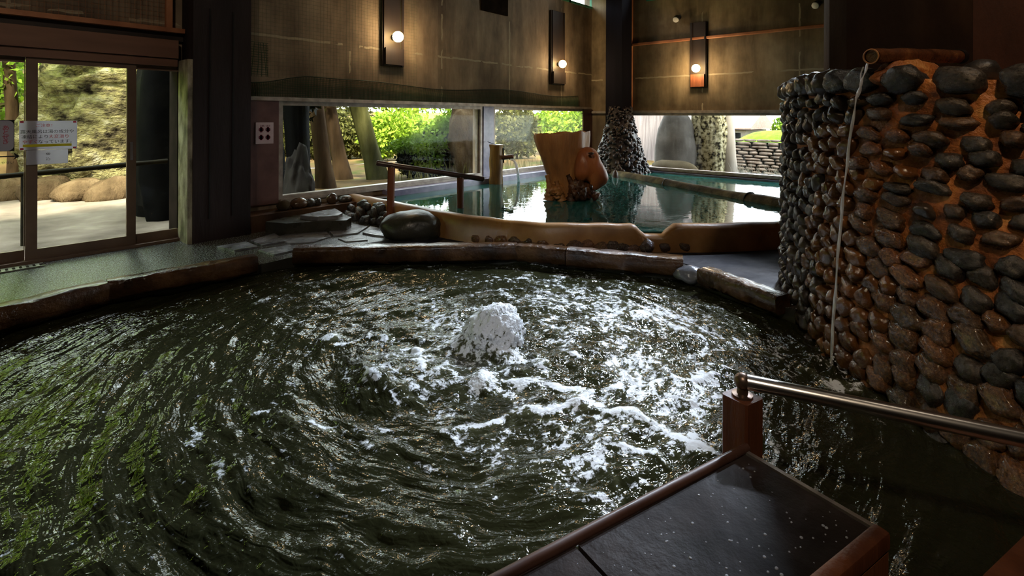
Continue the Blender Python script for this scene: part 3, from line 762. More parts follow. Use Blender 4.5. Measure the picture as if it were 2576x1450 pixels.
STREAKS = [([onZ(px,py,WATER) for px,py in s], w, k) for s, w, k in STREAKS]
BUMPS = [(1238,868,.24,.10,.75), (1175,862,.17,.09,.6), (1215,965,.10,.075,.75), (935,972,.06,.06,.8), (1030,985,.06,.035,.6), (960,948,.34,.05,.30), (835,852,.07,.05,.9),
         (1050,880,.05,.06,.9), (1110,965,.16,.05,.35), (1312,968,.045,.03,.8), (545,1240,.09,.05,.3), (1360,922,.06,.04,.9), (1465,1020,.06,.05,.8), (1600,805,.05,.04,.7), (1290,905,.08,.05,.7)]
STEP = .0105
px_ = [p.x for p in pool]; py_ = [p.y for p in pool]
gx = np.arange(min(px_)-.02, max(px_)+.03, STEP); gy = np.arange(min(py_)-.02, max(py_)+.03, STEP)
X, Y = np.meshgrid(gx, gy, indexing='ij')
GX, GY = X, Y
mask = inpoly(X, Y, [(p.x,p.y) for p in pool])
fm = mask[:-1,:-1] & mask[1:,:-1] & mask[:-1,1:] & mask[1:,1:]
idx = -np.ones(X.shape, np.int64)
use = np.zeros(X.shape, bool); use[:-1,:-1] |= fm; use[1:,:-1] |= fm; use[:-1,1:] |= fm; use[1:,1:] |= fm
idx[use] = np.arange(use.sum())
X = X[use]; Y = Y[use]
rho = np.hypot(X-C0.x, Y-C0.y); th = np.arctan2(Y-C0.y, X-C0.x)
wx = X+.06*fbm(X*2,Y*2,3.3,3); wy = Y+.06*fbm(X*2+9,Y*2,1.3,3)
rw = np.hypot(wx-C0.x, wy-C0.y)
amp = .30+.70*np.exp(-rho/1.6)
ct, sn = np.cos(th), np.sin(th)
pr = lambda fr, ft, o: pn(rw*fr+o, ct*ft+o*1.7, sn*ft-o)
ring = pr(5.5, 2.6, 2.0)
r2 = pr(10, 4, 5.0)+.5*pr(21, 8, 8.0)+.22*pr(40, 15, 3.0)
chop = fbm(wx*4.0, wy*4.0, .4, 3, .45)
fine = 1-2*np.abs(fbm(wx*9, wy*9, 2.4, 2, .5))
out_ = np.clip((rho-.7)/1.2, 0, 1)
calm = 1-.75*np.clip((X*RX+Y*RY-1.25)/.5,0,1)*np.clip((2.6-(X*FX+Y*FY))/.6,0,1)
H = (.024*ring+.020*chop*(1-.45*out_)+.0115*r2*(.6+1.0*out_)+.005*fine*amp)*calm
foam = np.zeros_like(H)
for pts, w, k in STREAKS:
    d = segdist(X+.05*fbm(X*5,Y*5,1.0,4), Y+.05*fbm(X*5,Y*5,6.0,4), pts)
    brk_ = np.clip(.85+.8*fbm(X*5,Y*5,k*9,3,.6),0.2,1.3)
    e = np.exp(-(d/(w*(.5+.8*brk_)))**2)*brk_
    foam = np.maximum(foam, k*e); H += .010*k*np.exp(-(d/(w*1.3))**2)*brk_
for px, py, R, h, k in BUMPS:
    if R < .2: R, h, k = R*1.25, h*.42, k*.8
    c = onZ(px,py,WATER); d = np.hypot(X-c.x, Y-c.y)*(1+.16*pn(X*9,Y*9,px*.1))
    q = np.clip(1-(d/R)**2, 0, 1)
    lump = 1+.16*fbm(X*14,Y*14,px*.37,2)
    H += h*q**1.3*lump
    foam = np.maximum(foam, k*np.clip(q*1.6,0,1))
cen = np.exp(-(rho/1.15)**2)
xr = X*RX+Y*RY; xd = X*FX+Y*FY
right = np.exp(-((rho-1.2)/.9)**2)*np.clip((xr+.5)/1.3,0,1)
patch = np.clip(.55+1.1*fbm(wx*1.5, wy*1.5, 7.7, 3), 0, 1.2)
fl3 = np.clip(1-np.abs(fbm(wx*3.6,wy*3.6,9.1,3,.6))*3.2, 0, 1)
env = .13+(.33*cen+.20*right)*(.40+.75*patch)+.20*fl3*np.clip(.3+cen+right,0,1)+.07*np.clip((xd-3.6)/1.0,0,1)+.07*np.clip((rho-1.2)/.8,0,1)*np.clip(1.2*fbm(wx*1.3,wy*1.3,4.4,3)+.4,0,1)
foam = np.maximum(env, .72*foam+.6*env)
foam = np.clip(foam-.5*(1-calm), -.3, 1)
c2 = onZ(2095,930,WATER); d2 = np.hypot(X-c2.x, Y-c2.y)
H += .03*np.exp(-(d2/.12)**2)*np.cos(d2*45)+.02*np.exp(-(d2/.25)**2)*fbm(X*20,Y*20,.3,3)
V = np.stack([X, Y, WATER+H], 1)
a = idx[:-1,:-1][fm]; b = idx[1:,:-1][fm]; c = idx[1:,1:][fm]; d = idx[:-1,1:][fm]
Q = np.stack([a,b,c,d], 1)
me = bpy.data.meshes.new('pool_water')
me.vertices.add(len(V)); me.vertices.foreach_set('co', V.ravel())
me.loops.add(Q.size); me.loops.foreach_set('vertex_index', Q.ravel().astype(np.int32))
me.polygons.add(len(Q)); me.polygons.foreach_set('loop_start', (np.arange(len(Q))*4).astype(np.int32))
me.update(calc_edges=True)
at = me.attributes.new('foam', 'FLOAT', 'POINT'); at.data.foreach_set('value', foam.astype(np.float32))
at = me.attributes.new('flow','FLOAT_VECTOR','POINT'); at.data.foreach_set('vector', np.stack([rw*10, ct*4, sn*4],1).astype(np.float32).ravel())
me.materials.append(MT['water']); me.shade_smooth()
o = bpy.data.objects.new('pool_water', me); COL.objects.link(o); WORLD[o.name] = Matrix.Identity(4)
tag(o, 'dark green churning water with white froth filling the near pool', 'water', kind='stuff')
v, f = ICO[5]; v = v.copy()
nz = fbm(v[:,0]*2.2,v[:,1]*2.2,v[:,2]*2.2+4,5,.6); nf = np.abs(fbm(v[:,0]*7,v[:,1]*7,v[:,2]*7,3,.6))
nz = nz*.6
nf2 = np.abs(fbm(v[:,0]*16,v[:,1]*16,v[:,2]*16,2,.6))
v = v*(1+.15*nz+.10*nf+.07*nf2)[:,None]
lr = v[:,0]*RX+v[:,1]*RY
v = v*np.array((.20,.20,.20)); v[:,2] *= np.clip(1.0+.28*lr,.4,1.25)
cb_ = onZ(1238,862,WATER); v = v+np.array((cb_.x,cb_.y,WATER+.035))
mb = MB(); mb.add(v.tolist(), f); me = mb.mesh('froth')
at = me.attributes.new('foam','FLOAT','POINT'); at.data.foreach_set('value', np.clip(.68+1.6*(v[:,2]-WATER-.06)+.5*nf-.4*nz,.42,.9).astype(np.float32))
at = me.attributes.new('flow','FLOAT_VECTOR','POINT'); at.data.foreach_set('vector', (v*18).astype(np.float32).ravel())
tag(link('froth_dome', me, 'water', None, True, 180), 'round white bubbling dome of froth rising from the near pool', 'water', kind='stuff')
# flying beads around the bubbling dome and where the stream lands
mb = MB(); v1, f1 = ICO[1]
for i in range(70):
    c = onZ(1238,868,WATER) if i < 50 else c2
    a = random.uniform(0,2*PI); q = abs(random.gauss(0,.16)); s = random.uniform(.003,.008)
    z = WATER+(.26 if i < 50 else .10)*random.uniform(.35,1.1)*math.exp(-q*2.2)+.01
    p = np.array([c.x+math.cos(a)*q, c.y+math.sin(a)*q, z]); mb.add((v1*s+p).tolist(), f1)
tag(obj('splash_drops', mb, 'water_fall'), 'tiny drops thrown up around the bubbling dome of water', 'water drops', kind='stuff')

# ------------------------------------------------------------------ log kerb of the near pool
def log(a, b, w, h, label, seg=14, base=None):
    mb = MB(); mb.beam(a, b, w, h, seg, .006)
    o = obj('log_kerb', mb, 'log', ang=50); tag(o, label, 'log', 'logs edging the near pool'); return o
ZT = .10
def P2(px, py, z=ZT): return onZ(px, py, z)
def mid(o, i): return (o+i)/2
A0 = mid(P2(-260,800),P2(-280,870)); A1 = mid(P2(268,692),P2(262,719)); B0 = mid(P2(272,692),P2(266,718)); B1 = mid(P2(642,634),P2(644,649))
log(A0, A1, .17, .17, 'brown log kerb at the left photo edge beside the gravel floor')
log(B0, B1, .16, .16, 'brown log kerb in front of the big left pillar')
L0 = mid(P2(742,612),P2(746,629)); L1 = mid(P2(1302,604),P2(1302,619)); L2 = mid(P2(1428,616),P2(1428,632)); L3 = mid(P2(1718,639),P2(1718,655))
log(L0, L1+(L0-L1)*.003, .19, .17, 'longest wet log kerb, in front of the round boulder', 22)
log(L1, L2+(L1-L2)*.008, .19, .17, 'short log kerb between two longer logs, with a copper glint')
log(L2, L3, .20, .17, 'log kerb ending squarely beside the gap at the right')
R0 = mid(P2(1778,664),P2(1764,680)); R1 = mid(P2(1975,731),P2(1966,752))
log(R0, R1, .17, .15, 'wet shining log kerb running into the cobble wall')
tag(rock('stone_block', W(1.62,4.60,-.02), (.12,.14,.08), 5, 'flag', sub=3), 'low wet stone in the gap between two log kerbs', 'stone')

# ================================================================== FAR POOL
RP = [(-2.33,7.33),(-1.95,7.0),(-1.5,6.62),(-.84,6.0),(-.255,5.62),(.30,5.37),(.89,5.34),(1.35,5.33),(2.15,5.36),(3.02,5.53),(3.7,5.8),(4.4,6.1)]
def catmull(P, n):
    P = [np.array(p, float) for p in P]; P = [2*P[0]-P[1]]+P+[2*P[-1]-P[-2]]
    out = []
    m = len(P)-3
    for i in range(n+1):
        u = i/n*m; k = min(int(u), m-1); t = u-k
        p0,p1,p2,p3 = P[k],P[k+1],P[k+2],P[k+3]
        out.append(.5*((2*p1)+(-p0+p2)*t+(2*p0-5*p1+4*p2-p3)*t*t+(-p0+3*p1-3*p2+p3)*t**3))
    return out
rp = catmull(RP, 132)
rpw = [W(p[0],p[1]) for p in rp]
mb = MB(); prof = [(-.11,-.02),(-.11,.235),(-.085,.27),(-.05,.28),(.0,.28),(.03,.27),(.055,.235),(.075,.16),(.09,.06),(.105,-.03)]
nP = len(prof); vs = []
RIMOUT = []
for i, p in enumerate(rpw):
    t = (rpw[min(i+1,len(rpw)-1)]-rpw[max(i-1,0)]).normalized(); o_ = Vector((t.y,-t.x,0))   # towards the near pool
    if (Vector((0,0,0))-p).dot(o_) < 0: o_ = -o_
    RIMOUT.append(o_)
    pxx = CX+F*rp[i][0]/rp[i][1]
    dip = 0.0
    if 1596 < pxx < 1692: dip = .105*min(1, (pxx-1596)/24, (1692-pxx)/18)
    for a, z in prof:
        zz = z-dip if z > .1 else z
        zz += .003*math.sin(i*.7)*(z > .2)
        w_ = 1+.04*math.sin(i*.33+z*9)
        vs.append(p+o_*a*w_+Vector((0,0,zz)))
fs = [(i*nP+k,(i+1)*nP+k,(i+1)*nP+k+1,i*nP+k+1) for i in range(len(rpw)-1) for k in range(nP-1)]
fs += [tuple(range(nP)), tuple((len(rpw)-1)*nP+k for k in range(nP-1,-1,-1))]
mb.add(vs, fs)
rim = thing('plaster_kerb', rpw[66], 'raised ochre plaster kerb with a spill notch around the far pool', 'pool kerb')
obj('rim_wall', mb, 'rim', rim, ang=60)
STONES = []
for k in range(6):
    v, f = rockmesh(3, (1,1,1), 20+k, .16, 1.0, .84)
    for m in ('cobble','cobble_wet'):
        b_ = MB(); b_.add(v.tolist(), f); me = b_.mesh('cobble_shape'); fixn(me); me.materials.append(MT[m]); me.shade_smooth(); STONES.append(me)
def stone_at(parent, me, c, T, U, Nn, sx, sy, sz, name='cobblestone'):
    o = bpy.data.objects.new(name, me); COL.objects.link(o); o.parent = parent
    R = Matrix((T, Nn, U)).transposed().to_4x4()
    o.matrix_parent_inverse = WORLD[parent.name].inverted()
    o.matrix_basis = Matrix.Translation(c) @ R @ Matrix.Diagonal((sx,sy,sz,1))
    WORLD[o.name] = Matrix.Identity(4)
    return o
def rimstone(i, off, z, s, wet=0):
    o_ = RIMOUT[i]; p = rpw[i]+o_*off+Vector((0,0,z)); t = Vector((-o_.y,o_.x,0))
    a = random.uniform(-.5,.5); T = (t*math.cos(a)+Vector((0,0,1))*math.sin(a)); U = o_.cross(T)
    stone_at(rim, STONES[2*random.randrange(6)+wet], p, T, U, o_, s*random.uniform(.9,1.25), s*.8, s*random.uniform(.8,1.05))
random.seed(5)
for z, off, i0, i1, st in ((.20,.10,10,25,4),(.11,.15,8,27,3),(.03,.22,7,27,3)):
    for i in range(i0, i1, st): rimstone(i+random.randint(-1,1), off+random.uniform(-.02,.03), z+random.uniform(-.02,.02), random.uniform(.055,.085))
for i in range(46, 92, 3):
    rimstone(i, .065, .045+random.uniform(-.01,.03), random.uniform(.05,.085), 1)
# far water
wp = [(p+o_*-.06) for p, o_ in zip(rpw, RIMOUT)][::3]
poly = [(p.x,p.y) for p in wp]+[(XW+.02,-.3),(XW+.02,YW-.02),(4.2,YW-.02)]
o = obj('far_pool_water', MB().prism(poly, -.05, WATER2), 'water_calm', smooth=False)
tag(o, 'still teal water of the far pool mirroring the windows', 'water', kind='stuff')
lx = onY(985,485,YW-.24).x
struct(obj('trim_18', MB().box((lx,YW-.25,-.02),(XW,YW-.0,.275)), 'ledge_blue', smooth=False))
struct(obj('trim_19', MB().box((XW-.12,-.6,-.02),(XW,YW-.25,.225)), 'ledge_blue', smooth=False))
struct(obj('trim_20', MB().box((2.51,YW-.34,-.01),(lx,YW,.20)), 'dark_concrete', smooth=False))

# weir log across the far pool
a = onZ(1545,429,.27); b = onZ(1992,508,.27); b = a+(b-a)*1.35
mb = MB(); pts = []; rr = []
for i in range(34):
    t = i/33; pts.append(a.lerp(b,t)+Vector((0,0,-.11+.012*math.sin(t*9)))); rr.append(.112+.035*t+.006*math.sin(t*31)+random.uniform(-.003,.003))
mb.tube(pts, rr, 16, jit=.03)
root = thing('weir_log', pts[0], 'long mossy log lying across the far pool', 'log')
obj('log_body', mb, 'weir', root, ang=60)
for t in (.30,.62,):
    p = a.lerp(b,t); dr = (b-a).normalized(); mb = MB(); mb.tube([p-dr*.006+Vector((0,0,-.10)),p+dr*.006+Vector((0,0,-.10))],   .119+.035*t, 16)
    obj('joint_band', mb, 'black', root)
q = onZ(1548,447,WATER2)
mb = MB(); mb.tube([(q.x,q.y,WATER2-.05),(q.x,q.y,WATER2+.10),(q.x,q.y,WATER2+.15)],[.07,.05,.015],10); obj('end_peg', mb, 'stump_dark', root)

# pebble mound round the foot of the corner column
mc = Vector((10.22,5.66,0)); MH = 1.62
mr = lambda z: .24+.46*(1-max(0,z)/MH)**1.25
root = thing('pebble_mound', (mc.x,mc.y,WATER2), 'cone of small glittering pebbles heaped round the corner column', 'pebble mound')
mb = MB(); vs = []; n = 30; lv = np.linspace(.0, MH, 18)
for i, z in enumerate(lv):
    for k in range(n):
        t = 2*PI*k/n; r = mr(z)*(1+.10*pn(np.array(math.cos(t)*2.0),np.array(math.sin(t)*2.0),z*2)); vs.append((mc.x+r*math.cos(t), mc.y+r*math.sin(t), z))
fs = [(i*n+k,i*n+(k+1)%n,(i+1)*n+(k+1)%n,(i+1)*n+k) for i in range(17) for k in range(n)]+[tuple(17*n+k for k in range(n))]
mb.add(vs, fs); obj('mound_core', mb, 'pebble_mound', root, ang=80)
mb = MB(); v2, f2 = ICO[2]
for i in range(620):
    z = MH*random.random()**1.25; t = random.uniform(.75*PI, 1.85*PI); r = mr(z)*1.0
    s = random.uniform(.022,.052)*(1.25-.5*z/MH)
    sc = np.array([random.uniform(.7,1.3),random.uniform(.7,1.3),random.uniform(.7,1.2)])*s
    mb.add((v2*sc+np.array([mc.x+r*math.cos(t), mc.y+r*math.sin(t), z+.02])).tolist(), f2)
p_ = obj('pebble_cladding', mb, 'pebble_mound', root, ang=80); p_['kind'] = 'stuff'

# stump in the far pool ------------------------------------------------------
sc_ = onZ(1440,497,WATER2)
root = thing('stump', (sc_.x,sc_.y,WATER2-.1), 'big flared orange brown tree stump standing in the far pool', 'tree stump')
RT = Vector((RX,RY,0)); FD = Vector((FX,FY,0))
def stump_shell(prof, n, lean, seed, top_tilt=.10, inner=False):
    vs = []; m = len(prof)
    for i, (z, rx, ry, ox) in enumerate(prof):
        for k in range(n):
            t = 2*PI*k/n
            c, s = math.cos(t), math.sin(t)
            nz = float(fbm(np.array(c*1.6+seed), np.array(s*1.6), z*1.1, 4))
            gr = .05*math.sin(t*7+z*2+seed)*max(0, 1-z*.7)
            q = 1+.11*nz+gr
            zz = z
            if z > .9*prof[-1][0]: zz = z+top_tilt*(c*.5-s*.1)*rx+.022*float(fbm(np.array(c*2.2+9),np.array(s*2.2),.3,4))
            p = sc_ + RT*(ox+rx*q*c) + FD*(ry*q*s); vs.append((p.x,p.y,WATER2-.12+zz))
    return vs
prof = [(0,.31,.29,-.01),(.12,.30,.28,-.02),(.25,.29,.27,-.04),(.40,.30,.28,-.07),(.55,.33,.30,-.10),(.70,.36,.33,-.13),(.85,.395,.36,-.16),(.97,.42,.38,-.17),(1.06,.43,.39,-.175),(1.10,.425,.385,-.175)]
n = 72
vs = stump_shell(prof, n, 0, 1.0)
inn = [(1.085,.395,.355,-.175),(.98,.36,.32,-.17),(.85,.30,.27,-.15),(.75,.1,.1,-.14)]
vs += stump_shell(inn, n, 0, 1.0)
m = len(prof)+len(inn)
fs = [(i*n+k,i*n+(k+1)%n,(i+1)*n+(k+1)%n,(i+1)*n+k) for i in range(m-1) for k in range(n)]+[tuple((m-1)*n+k for k in range(n)), tuple(range(n-1,-1,-1))]
mb = MB(); mb.add(vs, fs); obj('trunk', mb, 'stump', root, ang=70)
# burl lobe on the right: a thick curled slab with two small holes
cen_ = onD(1493,424,7.35)
outl = [(-.24,.20),(-.20,.27),(-.10,.31),(.0,.29),(.07,.22),(.11,.12),(.16,.03),(.21,-.08),(.22,-.17),(.17,-.25),(.08,-.31),(.0,-.34),(-.06,-.30),(-.05,-.22),(-.12,-.18),(-.20,-.20),(-.27,-.12),(-.28,.0),(-.27,.1)]
o2 = catmull([(*p,0) for p in outl]+[(*outl[0],0)], 54)[:-1]
mb = MB(); nn_ = len(o2); vs = []
lay = [(-.10,.80),(-.13,.45),(-.06,.93),(.0,1.0),(.06,.97),(.10,.85),(.13,.4)]
lay = [(.13,.35),(.115,.7),(.07,.93),(.0,1.0),(-.07,.95),(-.12,.75),(-.15,.35)]
for dp, k in lay:
    for (x,y,_) in o2:
        bend = .10*math.cos(x*4)-.04*y
        nz = float(fbm(np.array(x*3.0),np.array(y*3.0),dp*4,3))*.03
        p = cen_+RT*(-.03+(x+.03)*k)+Vector((0,0,-.02+(y+.02)*k))+FD*(dp+bend-.05+nz); vs.append(p)
L = len(lay)
fs = [(i*nn_+k,i*nn_+(k+1)%nn_,(i+1)*nn_+(k+1)%nn_,(i+1)*nn_+k) for i in range(L-1) for k in range(nn_)]+[tuple(range(nn_-1,-1,-1)), tuple((L-1)*nn_+k for k in range(nn_))]
mb.add(vs, fs); bl = obj('root_burl', mb, 'stump_burl', root, ang=70); bl['label'] = 'smooth red brown burl lobe'
for px, py, w_, h_ in ((1487,386,.045,.018),(1487,470,.025,.035)):
    c = onD(px,py,7.17); v, f = ICO[2]; mb = MB()
    vv = v[:,0:1]*np.array(RT)*w_+v[:,2:3]*np.array((0,0,1.0))*h_+v[:,1:2]*np.array(FD)*.05+np.array(c); mb.add(vv.tolist(), f); obj('knot_hole', mb, 'stump_dark', bl)
# dark gnarled roots at the water line
rs = [((1376,440),(1382,470),(1380,503)),((1400,455),(1406,480),(1412,505)),((1428,440),(1440,470),(1436,505)),((1468,462),(1484,482),(1503,498))]
for i, r_ in enumerate(rs):
    mb = MB(); dd = 7.37
    pts = catmull([tuple(onD(px,py,dd)) for px,py in r_], 14)
    mb.tube(pts, [(.030+.045*(k/14)**1.5)*(1+.15*math.sin(k*2.3+i)) for k in range(15)], 10, jit=.10)
    obj('root', mb, 'stump_dark' if i in (2,3) else 'stump', root, ang=80)
mb = MB(); c = onD(1462,478,7.42); v, f = rockmesh(4,(.22,.15,.20),8,.22,1.7,1.0,True); mb.add((v+np.array(c)).tolist(), f); obj('root_hollow_shade', mb, 'stump_dark', root, ang=70)  # dark blob stands in for the shaded cavity beside the burl
mb = MB(); c = onD(1400,482,7.42); v, f = rockmesh(4,(.20,.12,.13),12,.25,2.0,1.0,True); mb.add((v+np.array(c)).tolist(), f); obj('root_base', mb, 'stump', root, ang=70)

# spout post and its bamboo pipe ----------------------------------------------
s0 = onZ(1248,462,WATER2); s0.z = WATER2-.05
st = onD(1248,364,(s0.x*FX+s0.y*FY))
root = thing('water_spout', s0, 'mossy wooden post with a bamboo spout pouring into far pool', 'water spout')
mb = MB(); mb.tube([Vector((s0.x,s0.y,s0.z+k*(st.z-s0.z)/8)) for k in range(9)], [.125+.006*math.sin(k*1.7) for k in range(9)], 14, jit=.04)
obj('post', mb, 'spout_wood', root, ang=50)
dsp = s0.x*FX+s0.y*FY-.03
a = onD(1262,397,dsp); b = onD(1291,394,dsp-.06)
mb = MB(); mb.tube([a,b], .040, 14, cap=False); mb.tube([b,a], .030, 14, cap=True)
obj('bamboo_pipe', mb, 'dark_pipe', root)
mb = MB(); pts = [onD(1284,402,dsp-.05),onD(1293,405,dsp-.06),onD(1299,418,dsp-.06),onD(1303,437,dsp-.06)]; e = onZ(1305,457,WATER2); pts.append(e)
mb.tube(catmull([tuple(p) for p in pts],16), [.014+.012*min(1,i/8) for i in range(17)], 8)
tag(obj('water_stream', mb, 'water_fall'), 'short white stream falling from the bamboo spout', 'water stream')
mb = MB(); k = onY(1227,357,YW-.06); mb.tube([k,onD(1240,362,dsp+.1),onD(1262,368,dsp),onD(1268,380,dsp)], .006, 6); obj('wire', mb, 'black', root)
mb = MB(); mb.tube([onD(1266,372,dsp),onD(1267,410,dsp)], .012, 8); obj('iron_strap', mb, 'black', root)

# handrail of the far pool -------------------------------------------------------
q1 = W(-1.535,6.40); q2 = onZ(1158,523,WATER2)
t1 = onD(985,421,6.40); t2 = onD(1158,447,q2.x*FX+q2.y*FY)
dv = (t2-t1)
root = thing('pool_handrail', q1, 'sloping dark handrail on two orange posts entering the far pool', 'handrail')
mb = MB(); mb.tube([(q1.x,q1.y,0),(t1.x,t1.y,t1.z)], .047, 16); obj('post', mb, 'wood_red', root)
mb = MB(); mb.tube([(q2.x,q2.y,-.04),(t2.x,t2.y,t2.z)], .045, 16); obj('post', mb, 'wood_red', root)
u = Vector((0,0,.025)); mb = MB(); mb.tube([t1-dv*.21+u,t1-dv*.19+u,t2+dv*.36+u,t2+dv*.37+u], [.022,.034,.034,.024], 14); obj('rail', mb, 'rail_brown', root)
for t in (t1,t2):
    mb = MB(); mb.tube([(t.x,t.y,t.z-.004),(t.x,t.y,t.z+.02)], [.04,.03], 12); obj('rail_cap', mb, 'rail_brown', root)

# boulder, step and stones by the rim ----------------------------------------------
c = onD(1037,578,5.95)
tag(rock('boulder', (c.x,c.y,.10), (.36,.30,.20), 3, 'boulder', sub=4, rough=.07, rz=A-PI/2, power=.9), 'big round dark boulder between log kerb and ochre rim', 'boulder')
stp = [onZ(px,py,.17) for px,py in ((668,552),(715,541),(770,531),(842,523),(884,541),(872,548),(800,551),(720,556))]
root = thing('stone_step', stp[0], 'dark stone step with a wet shining top below the window', 'stone step')
obj('step_block', MB().prism([(p.x,p.y) for p in stp], -.01, .14), 'boulder', root, smooth=False)
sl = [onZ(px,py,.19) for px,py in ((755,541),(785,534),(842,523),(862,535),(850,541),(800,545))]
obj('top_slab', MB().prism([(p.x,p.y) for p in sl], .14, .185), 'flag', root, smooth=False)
lab = ['pale round cobble at the foot of the maroon panel','wide dark cobble on the ledge beside the pale round one','small dark cobble between two bigger ones under the window','small cobble touching the left of the tallest egg-shaped cobble','tallest egg-shaped cobble on the ledge under the long window','flat cobble where the ledge meets the ochre rim']
for i, (px,py,sx,sz) in enumerate([(714,519,.085,.07),(752,517,.12,.075),(780,512,.07,.06),(800,514,.05,.055),(835,506,.075,.08),(868,508,.10,.05)]):
    c = onY(px,py,YW-.20); c.z = max(c.z, .20+sz*.8)
    o = rock('cobblestone', c, (sx,sx*.8,sz), 30+i, 'cobble' if i else 'rock_tan', sub=3, rough=.08)
    tag(o, lab[i], 'stone', 'cobbles on the ledge under the long window')
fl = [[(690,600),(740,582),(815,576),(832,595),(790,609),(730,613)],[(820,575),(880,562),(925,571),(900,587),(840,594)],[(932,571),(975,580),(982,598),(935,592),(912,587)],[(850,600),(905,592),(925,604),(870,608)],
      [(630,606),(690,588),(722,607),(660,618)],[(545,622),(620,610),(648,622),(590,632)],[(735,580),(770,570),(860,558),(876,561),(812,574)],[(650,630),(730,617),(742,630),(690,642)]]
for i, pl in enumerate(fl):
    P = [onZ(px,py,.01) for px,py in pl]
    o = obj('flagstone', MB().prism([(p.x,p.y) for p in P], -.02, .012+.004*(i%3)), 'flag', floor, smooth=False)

dk = [W(r,d) for r,d in ((-1.9,5.35),(-.8,5.33),(.06,5.38),(.6,5.24),(1.64,4.86),(1.85,4.62),(2.16,3.86),(3.3,4.4),(3.6,5.9),(2.1,5.5),(1.3,5.45),(.3,5.5),(-.3,5.75),(-.9,6.1))]
MT['shade_floor'] = surf('shaded_damp_stone_floor', [(.3,(.010,.010,.014)), (.6,(.03,.028,.036)), (.8,(.055,.05,.058))], .6, 4, detail=7, bump=.3, rrange=(.45,.75), spec=.2)  # shade put in the colour, keeps this floor dark under the floods
obj('floor_shade_paving', MB().prism([(p.x,p.y) for p in dk], -.02, .006), 'shade_floor', floor, smooth=False)
# drain grate by the door
g0 = onZ(-40,690,.0); mb = MB(); c = onZ(15,683,0); 
for i in range(12): mb.box((c.x-.30+i*.045,c.y-.05,.002),(c.x-.275+i*.045,c.y+.05,.012))
mb.box((c.x-.31,c.y-.065,.0),(c.x+.25,c.y-.05,.014)); mb.box((c.x-.31,c.y+.05,.0),(c.x+.25,c.y+.065,.014))
tag(obj('drain_grate', mb, 'grate', smooth=False), 'slotted metal drain grate in the floor before the glazed doors', 'drain grate')

# ================================================================== COBBLE FALL
BASE = [(3.1,4.75),(2.45,4.45),(2.22,4.05),(2.08,3.6),(1.99,3.16),(1.97,2.62),(1.96,2.16),(1.90,1.85),(1.84,1.45),(1.8,1.0)]
TOP  = [(3.1,4.80),(2.50,4.50),(2.27,4.08),(2.16,3.6),(2.09,3.12),(2.18,2.76),(2.36,2.45),(2.58,2.15),(2.86,1.75),(3.2,1.3)]
NS = 140
bsp = catmull(BASE, NS); tsp = catmull(TOP, NS)
ZB, ZW = -.45, 1.60
def ztop(s): return ZW+.05*math.sin(s*5)
def SW(s, t):
    u = max(0,min(NS-1e-6,s*NS)); i = int(u); k = u-i
    B = bsp[i]*(1-k)+bsp[i+1]*k; T = tsp[i]*(1-k)+tsp[i+1]*k
    w = (1-t)**1.5
    q = T*(1-w)+B*w
    return W(q[0],q[1], ZB+(ztop(s)-ZB)*t)
def SN(s, t):
    e = .01
    T = (SW(min(1,s+e),t)-SW(max(0,s-e),t)).normalized(); U = (SW(s,min(1,t+e))-SW(s,max(0,t-e))).normalized()
    n = T.cross(U)
    if n.dot(Vector((0,0,1.4))-SW(s,t)) < 0: n = -n
    return T, U, n.normalized()
sw = thing('cobble_wall', SW(.45,.2), 'rough wall of dark river cobbles set in orange mortar under the pipe', 'stone wall')
vs = []; ns_, nt_ = 130, 64
for i in range(ns_+1):
    for j in range(nt_+1):
        s, t = i/ns_, j/nt_; p = SW(s,t)
        if 0 < i < ns_: 
            _,_,nn = SN(s,t)
            p = p + nn*(.028*float(fbm(np.array(p.x*4.0),np.array(p.y*4.0),p.z*4.0,4)))
        vs.append(p)
fs = [(i*(nt_+1)+j,(i+1)*(nt_+1)+j,(i+1)*(nt_+1)+j+1,i*(nt_+1)+j+1) for i in range(ns_) for j in range(nt_)]
k = len(vs)
for i in range(ns_+1):
    p = vs[i*(nt_+1)+nt_]; s = i/ns_
    q = W(3.3+1.2*s, 4.9-2.6*s, p.z+.02); vs.append(q)
fs += [(i*(nt_+1)+nt_,(i+1)*(nt_+1)+nt_,k+i+1,k+i) for i in range(ns_)]
mb = MB(); mb.add(vs, fs); obj('mortar', mb, 'mortar', sw, ang=80)

